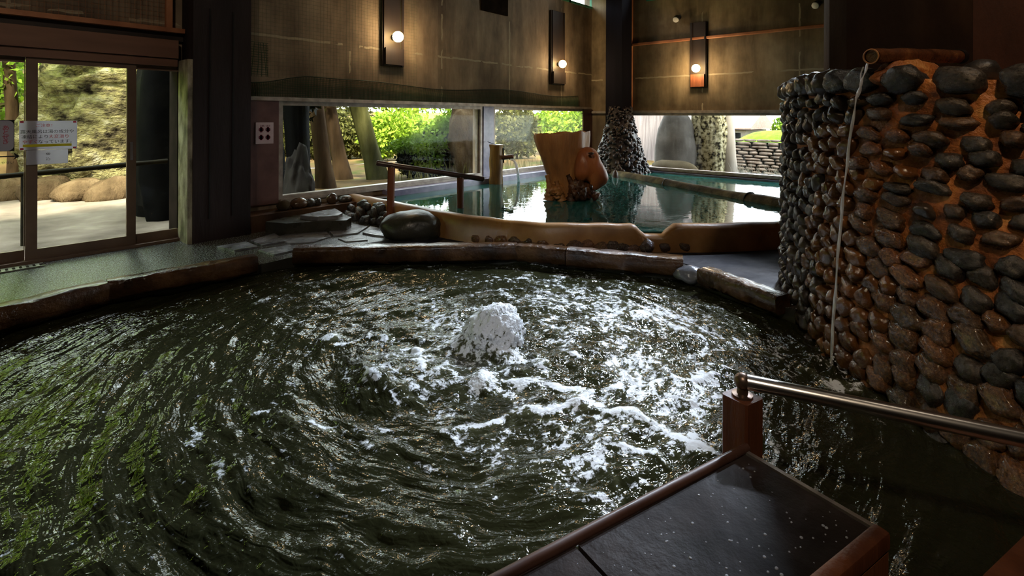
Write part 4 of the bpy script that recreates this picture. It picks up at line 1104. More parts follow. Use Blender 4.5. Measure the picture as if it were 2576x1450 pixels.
cand = []
random.seed(21)
def arclen(t, n=200):
    P = [SW(i/n,t) for i in range(n+1)]; L = [0]
    for a, b in zip(P[:-1],P[1:]): L.append(L[-1]+(b-a).length)
    return L
z = -.22; row = 0
while z < 1.56:
    big = z > 1.44
    if big: z = 1.505
    t = (z-ZB)/(ZW-ZB)
    h0 = .175 if big else (.115 if z < .35 else .100 if z < .8 else .091)
    L = arclen(t); tot = L[-1]; x = random.uniform(0,.12)
    while x < tot-.05:
        i = max(k for k in range(len(L)) if L[k] <= x); s = (i+(x-L[i])/max(1e-6,(L[min(i+1,200)]-L[i])))/200
        left = s < .44
        if big: w = random.uniform(.15,.20) if left else random.uniform(.19,.27)
        elif left: w = random.uniform(.085,.15)
        else: w = random.uniform(.10,.18) if z > .55 else random.uniform(.10,.17)
        sc = (s+w/2/tot)
        if sc > .995: break
        zz = z+h0*.5+(random.uniform(-.024,.024) if not big else 0)
        c = SW(sc, (zz-ZB)/(ZW-ZB)); T, U, nn = SN(sc, (zz-ZB)/(ZW-ZB))
        hh = h0*random.uniform(.84,1.12)
        if not left and not big and .5 < z: hh *= .97
        tilt = random.uniform(-.15,.15)
        if not left and z < .95: tilt += .34*min(1,(.95-z)/.5)*1.2
        if left and not big: tilt += random.uniform(-1.1,1.1)
        if not left and not big: tilt += random.uniform(-.22,.22)
        # tilt so that stones slope down towards the viewer's right
        Tt = T*math.cos(tilt)-U*math.sin(tilt); Ut = nn.cross(Tt)
        if Ut.z < 0: Ut = -Ut
        gapf = 1.0 if (left or z < .7) else .95
        dep = (.064 if left else .056)*random.uniform(.85,1.2)*(1.25 if big else 1)
        d = c.x*FX+c.y*FY; r = c.x*RX+c.y*RY; px = CX+F*r/d; py = YH+(EYE-c.z)/d*F
        vis = (1900 < px < 2640) and (py < 1480)
        gz = abs(nn.dot((Vector((0,0,EYE))-c).normalized()))
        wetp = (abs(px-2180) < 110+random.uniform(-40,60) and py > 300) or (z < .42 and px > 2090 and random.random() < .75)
        cand.append((w*hh*gz/d**2*(1 if vis else 1e-3), c-nn*.004, Tt, Ut, nn, w*.5*1.0*gapf, dep, hh*.5*gapf*(1.08 if z < .7 else 1), 1 if wetp else 0))
        x += w*((1.10 if z > .5 else 1.0) if left else (1.0 if z < .6 else 1.10))*(1.0 if big else random.uniform(.97,1.1))
    if big: break
    z += h0*(.92 if z < .7 else 1.0); row += 1
cand.sort(key=lambda c: -c[0])
for c in cand[:100]:
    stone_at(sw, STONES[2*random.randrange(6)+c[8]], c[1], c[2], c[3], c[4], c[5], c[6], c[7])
mb = MB(); mi = []
for c in cand[100:]:
    src = STONES[2*random.randrange(6)]
    R = Matrix((c[2],c[4],c[3])).transposed().to_4x4(); M4 = Matrix.Translation(c[1]) @ R @ Matrix.Diagonal((c[5],c[6],c[7],1))
    mb.add([M4 @ v.co for v in src.vertices], [tuple(p.vertices) for p in src.polygons]); mi += [c[8]]*len(src.polygons)
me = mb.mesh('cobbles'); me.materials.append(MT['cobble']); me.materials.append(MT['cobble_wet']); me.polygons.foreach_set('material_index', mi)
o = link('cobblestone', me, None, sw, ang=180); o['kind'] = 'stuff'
print('cobbles', len(cand))

# pipe along the top and the falling stream
pd = 2.86
a = onD(2191,142,pd); b = onD(2412,143,pd+.36); b2 = onD(2470,156,pd+.32)
dr = (b-a).normalized()
root = thing('bamboo_conduit', b, 'dark pipe with a copper coloured mouth lying on the cobble wall', 'water pipe')
mb = MB(); mb.tube(catmull([tuple(a+dr*.01),tuple(a.lerp(b,.4)+Vector((0,0,.006))),tuple(b)],14), [.043+.002*math.sin(i*1.3) for i in range(15)], 20, cap=False)
mb.tube([a+dr*.3,a+dr*.01], .034, 20); obj('pipe_body', mb, 'dark_pipe', root)
mb = MB(); ring = []
side = Vector((-RX*.0+FX, FY, 0)).cross(dr).normalized(); s1 = dr.cross(Vector((0,0,1))).normalized(); s2 = dr.cross(s1)
mb.tube([a+ (s1*math.cos(t)+s2*math.sin(t))*.040 for t in np.linspace(0,2*PI,33)], .0045, 8, cap=False); obj('pipe_mouth', mb, 'copper_rim', root)
mb = MB(); mb.tube([b-dr*.02,b+dr*.02],[.047,.047],16); obj('pipe_collar', mb, 'black', root)
v, f = rockmesh(4,(.27,.10,.10),91,.16,1.6); ax_ = Vector((dr.x,dr.y,0)).normalized(); pv = Vector((-ax_.y,ax_.x,0)); cc_ = a+dr*.33+Vector((0,0,-.125))
mb = MB(); mb.add([cc_+ax_*q[0]+pv*q[1]+Vector((0,0,q[2])) for q in v], f); o = obj('mortar_bed', mb, 'mortar', root, ang=80); o['label'] = 'orange mortar bed under the pipe'
tag(rock('cobblestone', b2+Vector((0,0,-.07)), (.11,.10,.09), 44, 'cobble', sub=3), 'flat brown cobble at the inner end of the copper mouthed pipe', 'stone')
e = onZ(2090,915,WATER); c_ = [onD(2183,160,pd),onD(2168,205,pd+.0),onD(2152,262,pd+.01),onD(2132,400,pd+.04),onD(2115,560,pd+.09),onD(2101,740,pd+.15)]
c_ = [tuple(p) for p in c_]+[tuple(e)]
mb = MB(); pth = catmull(c_, 60)
pth = [p+np.array((.0018*math.sin(i*.5),.0018*math.cos(i*.7),0)) for i,p in enumerate(pth)]
mb.tube(pth, [.0065+.0035*math.sin(i*.7)*math.sin(i*.23)+.003*i/60 for i in range(61)], 8, squash=.7)
p2 = catmull([tuple(onD(2172,168,pd)),tuple(onD(2165,190,pd+.01)),tuple(onD(2166,225,pd+.012)),tuple(onD(2158,245,pd+.02))],14)
mb.tube(p2, .0035, 6)
tag(obj('water_stream', mb, 'water_fall'), 'long thin white stream falling past the cobble wall', 'water stream')

# ================================================================== FOREGROUND BENCH AND RAIL
BZ = .20
Ar = np.array([.839,1.837]); Br = np.array([1.088,1.464]); e1 = (Br-Ar)/np.linalg.norm(Br-Ar); e2 = np.array([-.86,-.51]); e2 /= np.linalg.norm(e2)
wd = np.linalg.norm(Br-Ar)
def BP(u, v, z): q = Ar+e1*u+e2*v; return W(q[0],q[1],z)       # u across, v along towards the deck
root = thing('bench', BP(wd/2,.5,WATER), 'dark tile topped step bench jutting into the near pool', 'bench')
obj('bench_body', MB().prism([BP(.012,.012,0)[:2],BP(wd-.012,.012,0)[:2],BP(wd-.012,1.6,0)[:2],BP(.012,1.6,0)[:2]], -.45, BZ-.03), 'wood_red', root, smooth=False)
for k, (va, vb) in enumerate(((.02,.770),(.782,1.6))):
    o = obj('tile', MB().prism([BP(.026,va,0)[:2],BP(wd-.03,va,0)[:2],BP(wd-.03,vb,0)[:2],BP(.026,vb,0)[:2]], BZ-.03, BZ), 'bench_tile', root, smooth=False)
mb = MB(); mb.tube([BP(.008,-.015,BZ+.004),BP(.008,1.6,BZ+.004)], .016, 10); o = obj('edge_trim', mb, 'bench_trim', root)
obj('edge_strip', MB().prism([BP(.02,-.004,0)[:2],BP(wd-.005,-.004,0)[:2],BP(wd-.005,.012,0)[:2],BP(.02,.012,0)[:2]], BZ-.04, BZ+.004), 'edge_metal', root, smooth=False)
mb = MB(); a = BP(wd-.016,-.004,BZ+.006); b = BP(wd-.016,1.6,BZ+.006); mb.beam(a, b, .045, .055, 1); obj('side_board', mb, 'wood_red', root)
obj('side_panel', MB().prism([BP(wd-.012,.0,0)[:2],BP(wd+.004,.0,0)[:2],BP(wd+.004,1.6,0)[:2],BP(wd-.012,1.6,0)[:2]], -.45, BZ-.05), 'wood_red', root, smooth=False)
mb = MB(); v2, f2 = ICO[2]
random.seed(3)
for i in range(120):
    u, v = random.uniform(.05,wd-.05), random.uniform(.05,.9); s = random.choice((.0018,.0024,.003,.0036,.0048))
    p = BP(u,v,BZ); mb.add((v2*np.array((s*random.uniform(.9,1.5),s,s*.45))+np.array(p)).tolist(), f2)
tag(obj('water_beads', mb, 'droplet'), 'beads of water scattered over the dark bench top', 'water drops', kind='stuff')

pc = np.array([.893,1.955]); hw = .053
def PPt(a, b, z): q = pc+e1*a+e2*b; return W(q[0],q[1],z)
ptop = EYE-(1003-YH)/F*1.93
root = thing('bench_handrail', PPt(0,0,WATER), 'steel handrail on a short square reddish post by the bench', 'handrail')
mb = MB(); c = .008
sq = [(-hw+c,-hw),(hw-c,-hw),(hw,-hw+c),(hw,hw-c),(hw-c,hw),(-hw+c,hw),(-hw,hw-c),(-hw,-hw+c)]
mb.prism([PPt(x,y,0)[:2] for x,y in sq], -.6, ptop); obj('post', mb, 'wood_red', root, smooth=False)
zc = .385; ctr = PPt(0,0,zc)
mb = MB(); mb.tube([PPt(0,0,ptop),PPt(0,0,ptop+.008),PPt(0,0,ptop+.012)], [.038,.038,.02], 20); mb.tube([PPt(0,0,ptop+.008),PPt(0,0,zc)], [.021,.017], 16); obj('flange', mb, 'bronze', root)
v, f = ICO[3]; mb = MB(); mb.add((v*.031+np.array(ctr)).tolist(), f); obj('ball_joint', mb, 'bronze', root, ang=180)
e_ = W(1.68,1.615,.372); dv = (e_-ctr)
mb = MB(); mb.tube([ctr+dv*.02, ctr+dv*1.35], .0275, 24); obj('rail', mb, 'steel', root, ang=60)
# timber deck edge at the lower right
a, b = np.array([1.455,1.56]), np.array([1.79,1.74])
mb = MB(); q = [W(*a),W(*b),W(2.1,1.45),W(1.75,1.1),W(1.2,1.2)]
tag(obj('deck_block', MB().prism([(p.x,p.y) for p in q], -.6, -.005), 'wood_red', smooth=False), 'low red brown block at the bottom right corner beside the cobbles', 'block')

# ================================================================== NOTICES
MT['notice'] = surf('laminated_notice', [(.3,(.66,.63,.70)), (.7,(.76,.74,.80))], .3, 4, transl=.45)
def YM(c, s=1.0):      # local text plane -> upright plane facing the room at point c
    return Matrix.Translation(c) @ Matrix(((1,0,0,0),(0,0,-1,0),(0,1,0,0),(0,0,0,1)))
def rounded(w, h, r, n=6):
    o = []
    for cx, cy, a0 in ((w/2-r,h/2-r,0),(-w/2+r,h/2-r,PI/2),(-w/2+r,-h/2+r,PI),(w/2-r,-h/2+r,1.5*PI)):
        for k in range(n+1): a = a0+k*PI/2/n; o.append((cx+r*math.cos(a), cy+r*math.sin(a)))
    return o
def sheet(name, x0, x1, y0, y1, Yp, r=.004, mat='notice', label='', cat='notice', par=None):
    a, b = onY(x0,(y0+y1)/2,Yp), onY(x1,(y0+y1)/2,Yp); zt, zb = onY((x0+x1)/2,y0,Yp).z, onY((x0+x1)/2,y1,Yp).z
    c = Vector(((a.x+b.x)/2, Yp, (zt+zb)/2)); w, h = b.x-a.x, zt-zb
    poly = rounded(w,h,r); n = len(poly); mb = MB()
    mb.add([(c.x+x,Yp-.0012,c.z+y) for x,y in poly]+[(c.x+x,Yp+.0012,c.z+y) for x,y in poly], [tuple(range(n)),tuple(range(2*n-1,n-1,-1))]+[(i,i+n,(i+1)%n+n,(i+1)%n) for i in range(n)])
    if par is None: root = thing(name, (c.x,Yp,zb), label, cat)
    else: root = par
    obj('paper' if par is None else 'sheet', mb, mat, root, smooth=False)
    return root, c, w, h
YP = YW-.085
r1, c, w, h = sheet('warning_notice', 48, 194, 304, 376, YP, label='white landscape warning notice with red and black lines on the door stile')
def put(root, txt, u, v, size, m, c, w, h, bold=.001): text_mesh(txt, size, m, 'print', YM(Vector((c.x+u*w, YP-.0018, c.z+v*h))), root, bold)
put(r1, 'ご注意！', -.06, .33, .036, 'ink_red', c, w, h)
put(r1, '露天風呂は湯の成分や', -.02, .12, .0385, 'ink_black', c, w, h)
lz = -.06
put(r1, '凍結により', -.235, lz, .0385, 'ink_black', c, w, h); put(r1, '大変滑り', .175, lz, .0385, 'ink_red', c, w, h)
lz = -.235
put(r1, 'やすく', -.315, lz, .0385, 'ink_red', c, w, h); put(r1, 'なっています。', .135, lz, .0385, 'ink_black', c, w, h)
obj('highlight_band', MB().box((c.x-.44*w,YP-.0030,c.z-.40*h),(c.x+.40*w,YP-.0014,c.z-.31*h)), 'ink_yellow', r1, smooth=False)
for sx in (-1,1):
    for sz in (-1,1): mb = MB(); mb.box((c.x+sx*.455*w-.012,YP-.003,c.z+sz*.46*h-.008),(c.x+sx*.455*w+.012,YP-.0013,c.z+sz*.46*h+.008)); obj('corner_tape', mb, 'ink_red', r1, smooth=False)
YP = YW-.088
r2, c, w, h = sheet('small_notice', 66, 171, 377, 413, YW-.081, label='blank looking white sheet with faint sideways characters below the warning notice')
YP = YW-.081
t = text_mesh('8', .040, 'ink_black', 'print', Matrix.Translation((c.x+.02*w,YP-.002,c.z+.22*h)) @ Matrix(((0,-1,0,0),(0,0,-1,0),(1,0,0,0),(0,0,0,1))), r2)
t = text_mesh('び', .034, 'ink_black', 'print', Matrix.Translation((c.x+.02*w,YP-.002,c.z-.14*h)) @ Matrix(((0,-1,0,0),(0,0,-1,0),(1,0,0,0),(0,0,0,1))), r2)
YP = YW-.085
r3, c, w, h = sheet('door_sign', -62, 35, 303, 381, YP, r=.045, label='rounded white door notice with red upright characters at the left photo edge')
for k, ch in enumerate('あとぜき'): text_mesh(ch, .050, 'ink_red', 'print', YM(Vector((c.x+.28*w,YP-.0018,c.z+(.25-.155*k)*h))), r3, .0016)
for k, ch in enumerate('お願いします'): text_mesh(ch, .040, 'ink_black', 'print', YM(Vector((c.x+.055*w,YP-.0018,c.z+(.30-.125*k)*h))), r3, .0012)
mb = MB(); mb.box((c.x-w/2,YP+.0015,c.z-h/2-.004),(c.x+w/2+.004,YP+.004,c.z+h/2+.004)); obj('backing_card', mb, 'black', r3, smooth=False)
# arrow sticker under it
YP = YW-.03
c = onY(18,394,YP)
root = thing('arrow_sign', c, 'black right pointing arrow on the door glass under the rounded notice', 'sign')
x0, x1 = onY(-40,394,YP).x, onY(50,394,YP).x
mb = MB(); pl = [(x0,-.006),(x1-.03,-.006),(x1-.045,-.034),(x1,0),(x1-.045,.034),(x1-.03,.006),(x0,.006)]
n = len(pl); mb.add([(x,YP,c.z+z) for x,z in pl]+[(x,YP+.002,c.z+z) for x,z in pl], [tuple(range(n)),tuple(range(2*n-1,n-1,-1))]+[(i,i+n,(i+1)%n+n,(i+1)%n) for i in range(n)])
obj('arrow', mb, 'ink_black', root, smooth=False)
text_mesh('すべりやすい', .030, 'ink_black', 'print', YM(onY(2,411,YP)), root, .001)
# pinkish notice on the maroon panel
YP = YW-.045
r4, c, w, h = sheet('panel_sign', 643, 688, 308, 362, YP, mat='paper_pink', label='pinkish square notice with four dark symbols on the maroon panel')
for u, v in ((-.20,.16),(.18,.16),(-.20,-.20),(.18,-.20)):
    k = rounded(.062,.045,.016,3); n = len(k); mb = MB(); mb.add([(c.x+u*w+x,YP-.0022,c.z+v*h+y) for x,y in k], [tuple(range(n))])
    mb.box((c.x+u*w-.014,YP-.0022,c.z+v*h-.034),(c.x+u*w+.014,YP-.0018,c.z+v*h+.034)); obj('symbol', mb, 'ink_maroon', r4, smooth=False, fix=False)
text_mesh('お願い事項', .026, 'ink_maroon', 'print', YM(Vector((c.x+.02*w,YP-.0018,c.z+.33*h))), r4)

# ================================================================== OUTDOORS
def gridmesh(x0,x1,y0,y1,nx,ny,fz):
    mb = MB(); xs = np.linspace(x0,x1,nx+1); ys = np.linspace(y0,y1,ny+1); XX,YY = np.meshgrid(xs,ys,indexing='ij'); ZZ = fz(XX,YY)
    vs = np.stack([XX.ravel(),YY.ravel(),ZZ.ravel()],1).tolist()
    return mb.add(vs, [(i*(ny+1)+j,(i+1)*(ny+1)+j,(i+1)*(ny+1)+j+1,i*(ny+1)+j+1) for i in range(nx) for j in range(ny)])
gz = lambda x,y: -.08+.05*fbm(x*.4,y*.4,1.1,3)-.03
struct(obj('ground_path', gridmesh(-14,3.2,YW+.24,13.2,40,24,gz), 'path', fix=False))
struct(obj('ground_garden', gridmesh(3.2,40,YW+.24,13.2,60,24,lambda x,y: gz(x,y)+.10*np.clip((x-3.4)/.6,0,1)), 'moss_ground', fix=False))
struct(obj('ground_hillside', gridmesh(-30,40,13.2,44,60,30,lambda x,y: gz(x,y)+.10*np.clip((x-3.2)/.6,0,1)+np.clip(y-14,0,99)*np.clip((8-x)/10,0.0,.5)+np.clip((y-15.5)*.5,0,1.62)), 'moss_ground', fix=False))
struct(obj('ground_yard', gridmesh(XW+.24,46,-30,YW+.24,50,50,lambda x,y: gz(x,y)+.10-.065*np.clip(x-11,0,22)), 'moss_ground', fix=False))

# mossy cliff outside the doors: a lumpy rock mass with ledges
v, f = ICO[5]; v = v.copy(); v = np.sign(v)*np.abs(v)**.62
n1 = fbm(v[:,0]*2.2+3,v[:,1]*2.2,v[:,2]*2.6,6,.62); n2 = np.abs(fbm(v[:,0]*2.4,v[:,1]*2.4,v[:,2]*6.5+5,4))
v = v*(1+.13*n1-.14*np.clip(.35-n2,0,1))[:,None]*np.array((1.80,1.5,2.5))
v[:,2] *= np.where(v[:,2] > 0, .50, 1.0); v[:,0] += .16*np.clip(v[:,2],-2,3); v += np.array((3.02,13.6,1.6))
mb = MB(); mb.add(v.tolist(), f); tag(obj('cliff', mb, 'cliff', ang=180), 'big mossy rock face across the path outside the glazed doors', 'rock face')
for i, (px, py, w_, h_, lb) in enumerate(((120,470,.42,.30,'small brown rock at the foot of the cliff, left of the pole post'),(215,480,.5,.26,'low brown rock at the foot of the cliff behind the warning notice'),(285,478,.45,.30,'brown rounded rock at the foot of the cliff beside the door handle stile'),(20,475,.5,.34,'rock under the tree seen through the leftmost door pane'))):
    c = onD(px,py,9.2); tag(rock('rock', (c.x,c.y,-.02), (w_,.35,h_), 60+i, 'rock_brown', sub=3, rough=.2), lb, 'rock')
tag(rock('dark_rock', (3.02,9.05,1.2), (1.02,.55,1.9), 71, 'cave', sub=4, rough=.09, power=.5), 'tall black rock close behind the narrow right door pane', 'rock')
a, b = onY(80,437,8.0), onY(421,405,8.0)
root = thing('pole_barrier', (b.x,8.0,-.1), 'dark bamboo pole barrier outside the glazed doors', 'barrier')
mb = MB(); mb.tube(catmull([tuple(a+(a-b)*.6),tuple(a),tuple(b)],12), [.032+.003*math.sin(i*2.1) for i in range(13)], 10); obj('pole', mb, 'bamboo', root)
for x in (.72,1.72):
    t_ = (x-a.x)/(b.x-a.x); mb = MB(); mb.tube([(x,8.0,-.2),(x,8.0,a.z+(b.z-a.z)*t_)], .035, 10); obj('support_post', mb, 'bamboo', root)

def tree(name, label, base, top, r0, r1, m, blobs=None, leaf='leaf', n=3000, size=.16, seed=1, group=None, bend=.1):
    root = thing(name, base, label, 'tree', group)
    p0 = Vector(base); p1 = Vector(top); pts = [p0+Vector((0,0,-.2))]+[p0.lerp(p1,k/8)+Vector((bend*math.sin(k*.8+seed),bend*.5*math.sin(k*.6),0))*(k/8) for k in range(9)]
    mb = MB(); mb.tube(pts, [r0*1.45]+[r0*(1.25 if k == 0 else 1)*(1-k/8)+r1*(k/8) for k in range(9)], 12, jit=.05); obj('trunk', mb, m, root, ang=70)
    if blobs: link('crown', leafmesh(blobs, n, size, seed), leaf, root, smooth=False)
    return root
tree('tree', 'green leaved tree with a bare trunk seen through the leftmost door pane', (1.18,14.6,0), (1.05,14.8,5.6), .12,.08,'trunk', [((.6,14.6,4.6),(2.0,1.2,1.6)),((1.1,14.9,2.9),(1.1,.5,1.3)),((-.8,14.6,3.2),(1.6,1.0,2.0)),((.2,15.4,1.6),(1.5,.5,1.0))], 'leaf_light', 6500, .13, 2)
for i, (x,y,h_,lb) in enumerate(((-2.9,12.6,4.2,'leafy tree out of the left of the doors'),(-5.2,13.2,7.5,'leafy tree far left of the path'),(4.6,17.0,3.6,'leafy tree rising behind the cliff'),(-.4,17.5,4.2,'tree behind the bare trunk in the leftmost door pane'),(-8.0,11.5,7,'tree at the far left end of the path'))):
    tree('tree', lb, (x,y,0), (x+.3,y,h_*.7), .2,.1,'trunk', [((x,y,h_*.62),(1.9,1.7,h_*.34)),((x+.9,y-.4,h_*.42),(1.3,1.2,h_*.25)),((x-.9,y+.2,h_*.4),(1.3,1.2,h_*.28)),((x,y-.3,h_*.2),(1.5,1.0,h_*.2))], 'leaf' if i % 2 else 'leaf_light', 6500, .20, 10+i, 'trees beyond the doors')
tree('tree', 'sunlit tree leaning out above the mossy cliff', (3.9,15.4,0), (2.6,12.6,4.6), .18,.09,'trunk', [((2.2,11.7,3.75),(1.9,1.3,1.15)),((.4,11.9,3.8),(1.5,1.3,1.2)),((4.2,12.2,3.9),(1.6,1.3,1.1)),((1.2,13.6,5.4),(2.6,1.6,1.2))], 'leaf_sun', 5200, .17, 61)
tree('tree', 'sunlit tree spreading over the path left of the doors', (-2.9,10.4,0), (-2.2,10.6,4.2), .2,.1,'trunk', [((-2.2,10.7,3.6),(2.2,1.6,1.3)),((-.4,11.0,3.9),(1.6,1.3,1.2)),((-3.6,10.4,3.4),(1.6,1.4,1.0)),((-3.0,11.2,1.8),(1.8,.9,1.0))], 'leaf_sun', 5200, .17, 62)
# garden seen through the long window
def tk(pxb,pyb,pxt,pyt,Yd): return onY(pxb,pyb,Yd), onY(pxt,pyt,Yd+.15)
b0,t0 = tk(820,470,800,292,9.3); b0.z=-.02; t0 = b0+(t0-b0)*2.6
tree('tree', 'left of two brown leaning trunks behind the long window', b0, t0, .165,.12,'trunk',[((t0.x,t0.y,t0.z),(1.5,1.2,.9)),((b0.x+.2,b0.y+1.4,2.05),(1.6,.5,.55))],'leaf_olive',4200,.12,21,bend=.02)
b0,t0 = tk(864,446,832,282,10.5); b0.z=-.02; t0 = b0+(t0-b0)*2.6
tree('tree', 'right of two brown leaning trunks behind the long window', b0, t0, .17,.12,'trunk',[((t0.x,t0.y,t0.z+.2),(1.6,1.2,.9)),((b0.x+.7,b0.y+1.2,2.1),(1.7,.5,.55))],'leaf_olive',4200,.12,22,bend=.02)
b0,t0 = tk(952,450,905,285,9.8); b0.z=-.02; t0 = b0+(t0-b0)*2.6
tree('tree', 'thick mossy green trunk leaning in the middle of the long window', b0, t0, .21,.17,'trunk_green',[((t0.x,t0.y,t0.z+.2),(1.7,1.3,.9)),((b0.x+1.6,b0.y+.9,2.0),(1.9,.5,.5)),((b0.x+3.6,b0.y+1.2,2.1),(1.6,.5,.5))],'leaf_light',6000,.12,23,bend=.02)
p = onY(744,400,7.75)
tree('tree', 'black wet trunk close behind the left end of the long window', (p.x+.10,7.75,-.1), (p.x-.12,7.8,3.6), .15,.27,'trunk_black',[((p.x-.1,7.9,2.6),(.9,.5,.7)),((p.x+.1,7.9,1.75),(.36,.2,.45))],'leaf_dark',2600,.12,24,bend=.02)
p = onY(752,430,7.35); tag(rock('standing_stone', (p.x,7.35,.30), (.22,.18,.60), 73, 'rock_dark', sub=4, rough=.24, power=1.0), 'grey standing stone outside the left end of the long window', 'rock')
p = onY(1072,400,9.3)
root = thing('shrub', (p.x,9.3,-.05), 'dark rounded shrub with bright green tips in the long window', 'shrub')
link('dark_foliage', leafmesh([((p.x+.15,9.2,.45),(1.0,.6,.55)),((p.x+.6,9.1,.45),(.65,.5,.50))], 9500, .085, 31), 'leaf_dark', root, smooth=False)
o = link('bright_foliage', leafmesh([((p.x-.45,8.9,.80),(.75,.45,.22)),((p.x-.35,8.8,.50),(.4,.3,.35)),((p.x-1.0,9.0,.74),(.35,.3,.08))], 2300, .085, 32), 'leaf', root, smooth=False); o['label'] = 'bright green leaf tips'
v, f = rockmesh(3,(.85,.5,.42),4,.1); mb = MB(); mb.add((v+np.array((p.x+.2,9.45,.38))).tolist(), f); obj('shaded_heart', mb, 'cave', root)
p = onY(1168,400,8.6); tag(rock('rock', (p.x+.25,8.75,.55), (.56,.4,1.25), 75, 'rock_brown', sub=4, rough=.24, power=.9), 'tall brown rock outside the right end of the long window', 'rock')
for i, (px,Yd,w_,hgt,lf,nn2,lb) in enumerate(((1010,13.5,2.0,1.72,'leaf_light',5200,'bright bush high behind the dark shrub in the long window'),(880,15.0,2.2,1.7,'leaf_olive',5200,'olive bush beyond the leaning trunks'),(1150,12.2,1.6,1.72,'leaf',4600,'green bush behind the tall brown rock'),(1300,11.0,1.5,2.05,'leaf_olive',4200,'olive bush behind the left part of the fogged window'),(1400,11.5,1.7,2.05,'leaf_light',4600,'pale bush behind the stump through fogged window'),(1470,10.2,1.2,1.95,'leaf_light',4200,'green bush at the right end of the fogged window'),(760,15.5,2.4,2.0,'leaf_olive',5200,'olive bush far behind the black wet trunk'))):
    p = onY(px,380,Yd); root = thing('bush', (p.x,Yd,0), lb, 'bush', 'bushes behind the long wall')
    link('foliage', leafmesh([((p.x,Yd,hgt*.55),(w_*.6,.6,hgt*.48)),((p.x+.5*w_*.6,Yd,hgt*.4),(w_*.45,.5,hgt*.4)),((p.x-.5*w_*.6,Yd+.1,hgt*.45),(w_*.45,.5,hgt*.4))], nn2, .14, 50+i), lf, root, smooth=False)
    mb = MB(); mb.tube([(p.x,Yd,-.15),(p.x+.03,Yd,hgt*.5)], [.05,.03], 7); obj('stem', mb, 'trunk', root)
def tufts(name, pts, h, n, label, m='reed', spread=.12, seed=0):
    g = random.Random(seed); mb = MB()
    for (x,y,z) in pts:
        for k in range(n):
            a = g.uniform(0,2*PI); l = h*g.uniform(.5,1.1); q = g.uniform(.1,.5)*l; bx_,by_ = x+g.uniform(-spread,spread), y+g.uniform(-spread,spread)
            w_ = .006; p0 = Vector((bx_,by_,z)); p1 = p0+Vector((math.cos(a)*q*.4,math.sin(a)*q*.4,l*.6)); p2 = p0+Vector((math.cos(a)*q,math.sin(a)*q,l)); sd = Vector((-math.sin(a),math.cos(a),0))*w_
            mb.add([p0-sd,p0+sd,p1+sd*.8,p1-sd*.8,p2],[(0,1,2,3),(3,2,4)])
    o = obj(name, mb, m, smooth=False, fix=False); tag(o, label, 'reeds', kind='stuff'); return o
tufts('reeds', [(onY(px,440,8.2).x,8.2+.3*math.sin(px),-.03) for px in range(1010,1490,16)], .55, 9, 'thin reeds growing below the long and fogged windows', 'leaf_olive', seed=1)
# yard seen through the end window
def bx3(px,Xd): return onX(px,380,Xd)
p = bx3(1697,12.4); tag(rock('boulder', (12.5,p.y,.45), (.5,.50,1.15), 81, 'rock_grey', sub=4, rough=.09, power=.85), 'smooth grey boulder outside the end window', 'rock')
p = bx3(1783,12.8); tag(rock('rock', (12.9,p.y,.6), (.38,.40,1.5), 83, 'lichen', sub=5, rough=.07, power=.62, freq=1.6), 'lichen spotted rock pillar outside the end window', 'rock')
p = bx3(1831,13.0); tree('tree', 'pale smooth trunk beside the lichen spotted rock pillar', (13.0,p.y-.06,-.05), (13.0,p.y+.10,4.2), .15,.11,'trunk_pale',[((13,p.y,4.6),(1.2,1.2,.8))],'leaf_light',1800,.14,84,bend=.02)
y0_, y1_ = bx3(1838,18).y, bx3(1990,18).y-1.6
YX = 18.0
root = thing('stone_wall', (YX,(y0_+y1_)/2,-.4), 'low stacked stone wall across the yard outside the end window', 'stone wall')
mb = MB(); mb.box((YX-.05,y1_,-.7),(YX+.25,y0_,.60)); obj('wall_core', mb, 'cave', root, smooth=False)
random.seed(9)
z = -.45
while z < .64:
    y = y1_; h_ = random.uniform(.08,.12)
    while y < y0_-.1:
        L_ = random.uniform(.25,.55); L_ = min(L_, y0_-y)
        b_ = MB(); v, f = rockmesh(2,(.14,L_/2,h_/2),random.random()*9,.08,1.0,.55); b_.add((v+np.array((YX+.02,y+L_/2,z+h_/2))).tolist(), f); obj('wall_stone', b_, 'drystone', root, ang=60); y += L_+.012
    z += h_+.008
p = onX(1862,312,29.0)
root = thing('house', (29.5,p.y,-1.5), 'small house with pale red tiled roof beyond the yard wall', 'house')
hx0,hx1,hy0,hy1 = 28.6,32.6,p.y-.40,p.y+4.4
obj('wall', MB().box((hx0,hy0,-1.7),(hx1,hy1,.75)), 'house_wall', root, smooth=False)
mb = MB(); xm = (hx0+hx1)/2; mb.add([(hx0-.3,hy0-.35,.88),(hx0-.3,hy1+.3,.88),(xm,hy1+.3,1.75),(xm,hy0-.35,1.75),(hx1+.3,hy0-.35,.88),(hx1+.3,hy1+.3,.88),
    (hx0-.3,hy0-.35,.80),(hx0-.3,hy1+.3,.80),(hx1+.3,hy0-.35,.80),(hx1+.3,hy1+.3,.80)],[(0,1,2,3),(3,2,5,4),(6,7,1,0),(8,9,5,4),(6,8,9,7),(0,3,4,8,6),(1,7,9,5,2)]); obj('roof', mb, 'house_roof', root, smooth=False)
obj('window', MB().box((hx0-.02,hy0+.25,-.1),(hx0+.01,hy0+.9,.6)), 'cave', root, smooth=False)
p = bx3(1640,15.5)
root = thing('shed', (15.6,p.y,-.1), 'pale streaked shed wall behind the grey boulder', 'shed')
obj('wall', MB().box((15.5,p.y-1.05,-.3),(17.0,p.y+1.6,2.6)), 'shed_wall', root, smooth=False); obj('roof', MB().box((15.2,p.y-1.3,2.6),(17.3,p.y+1.9,2.72)), 'house_roof', root, smooth=False)
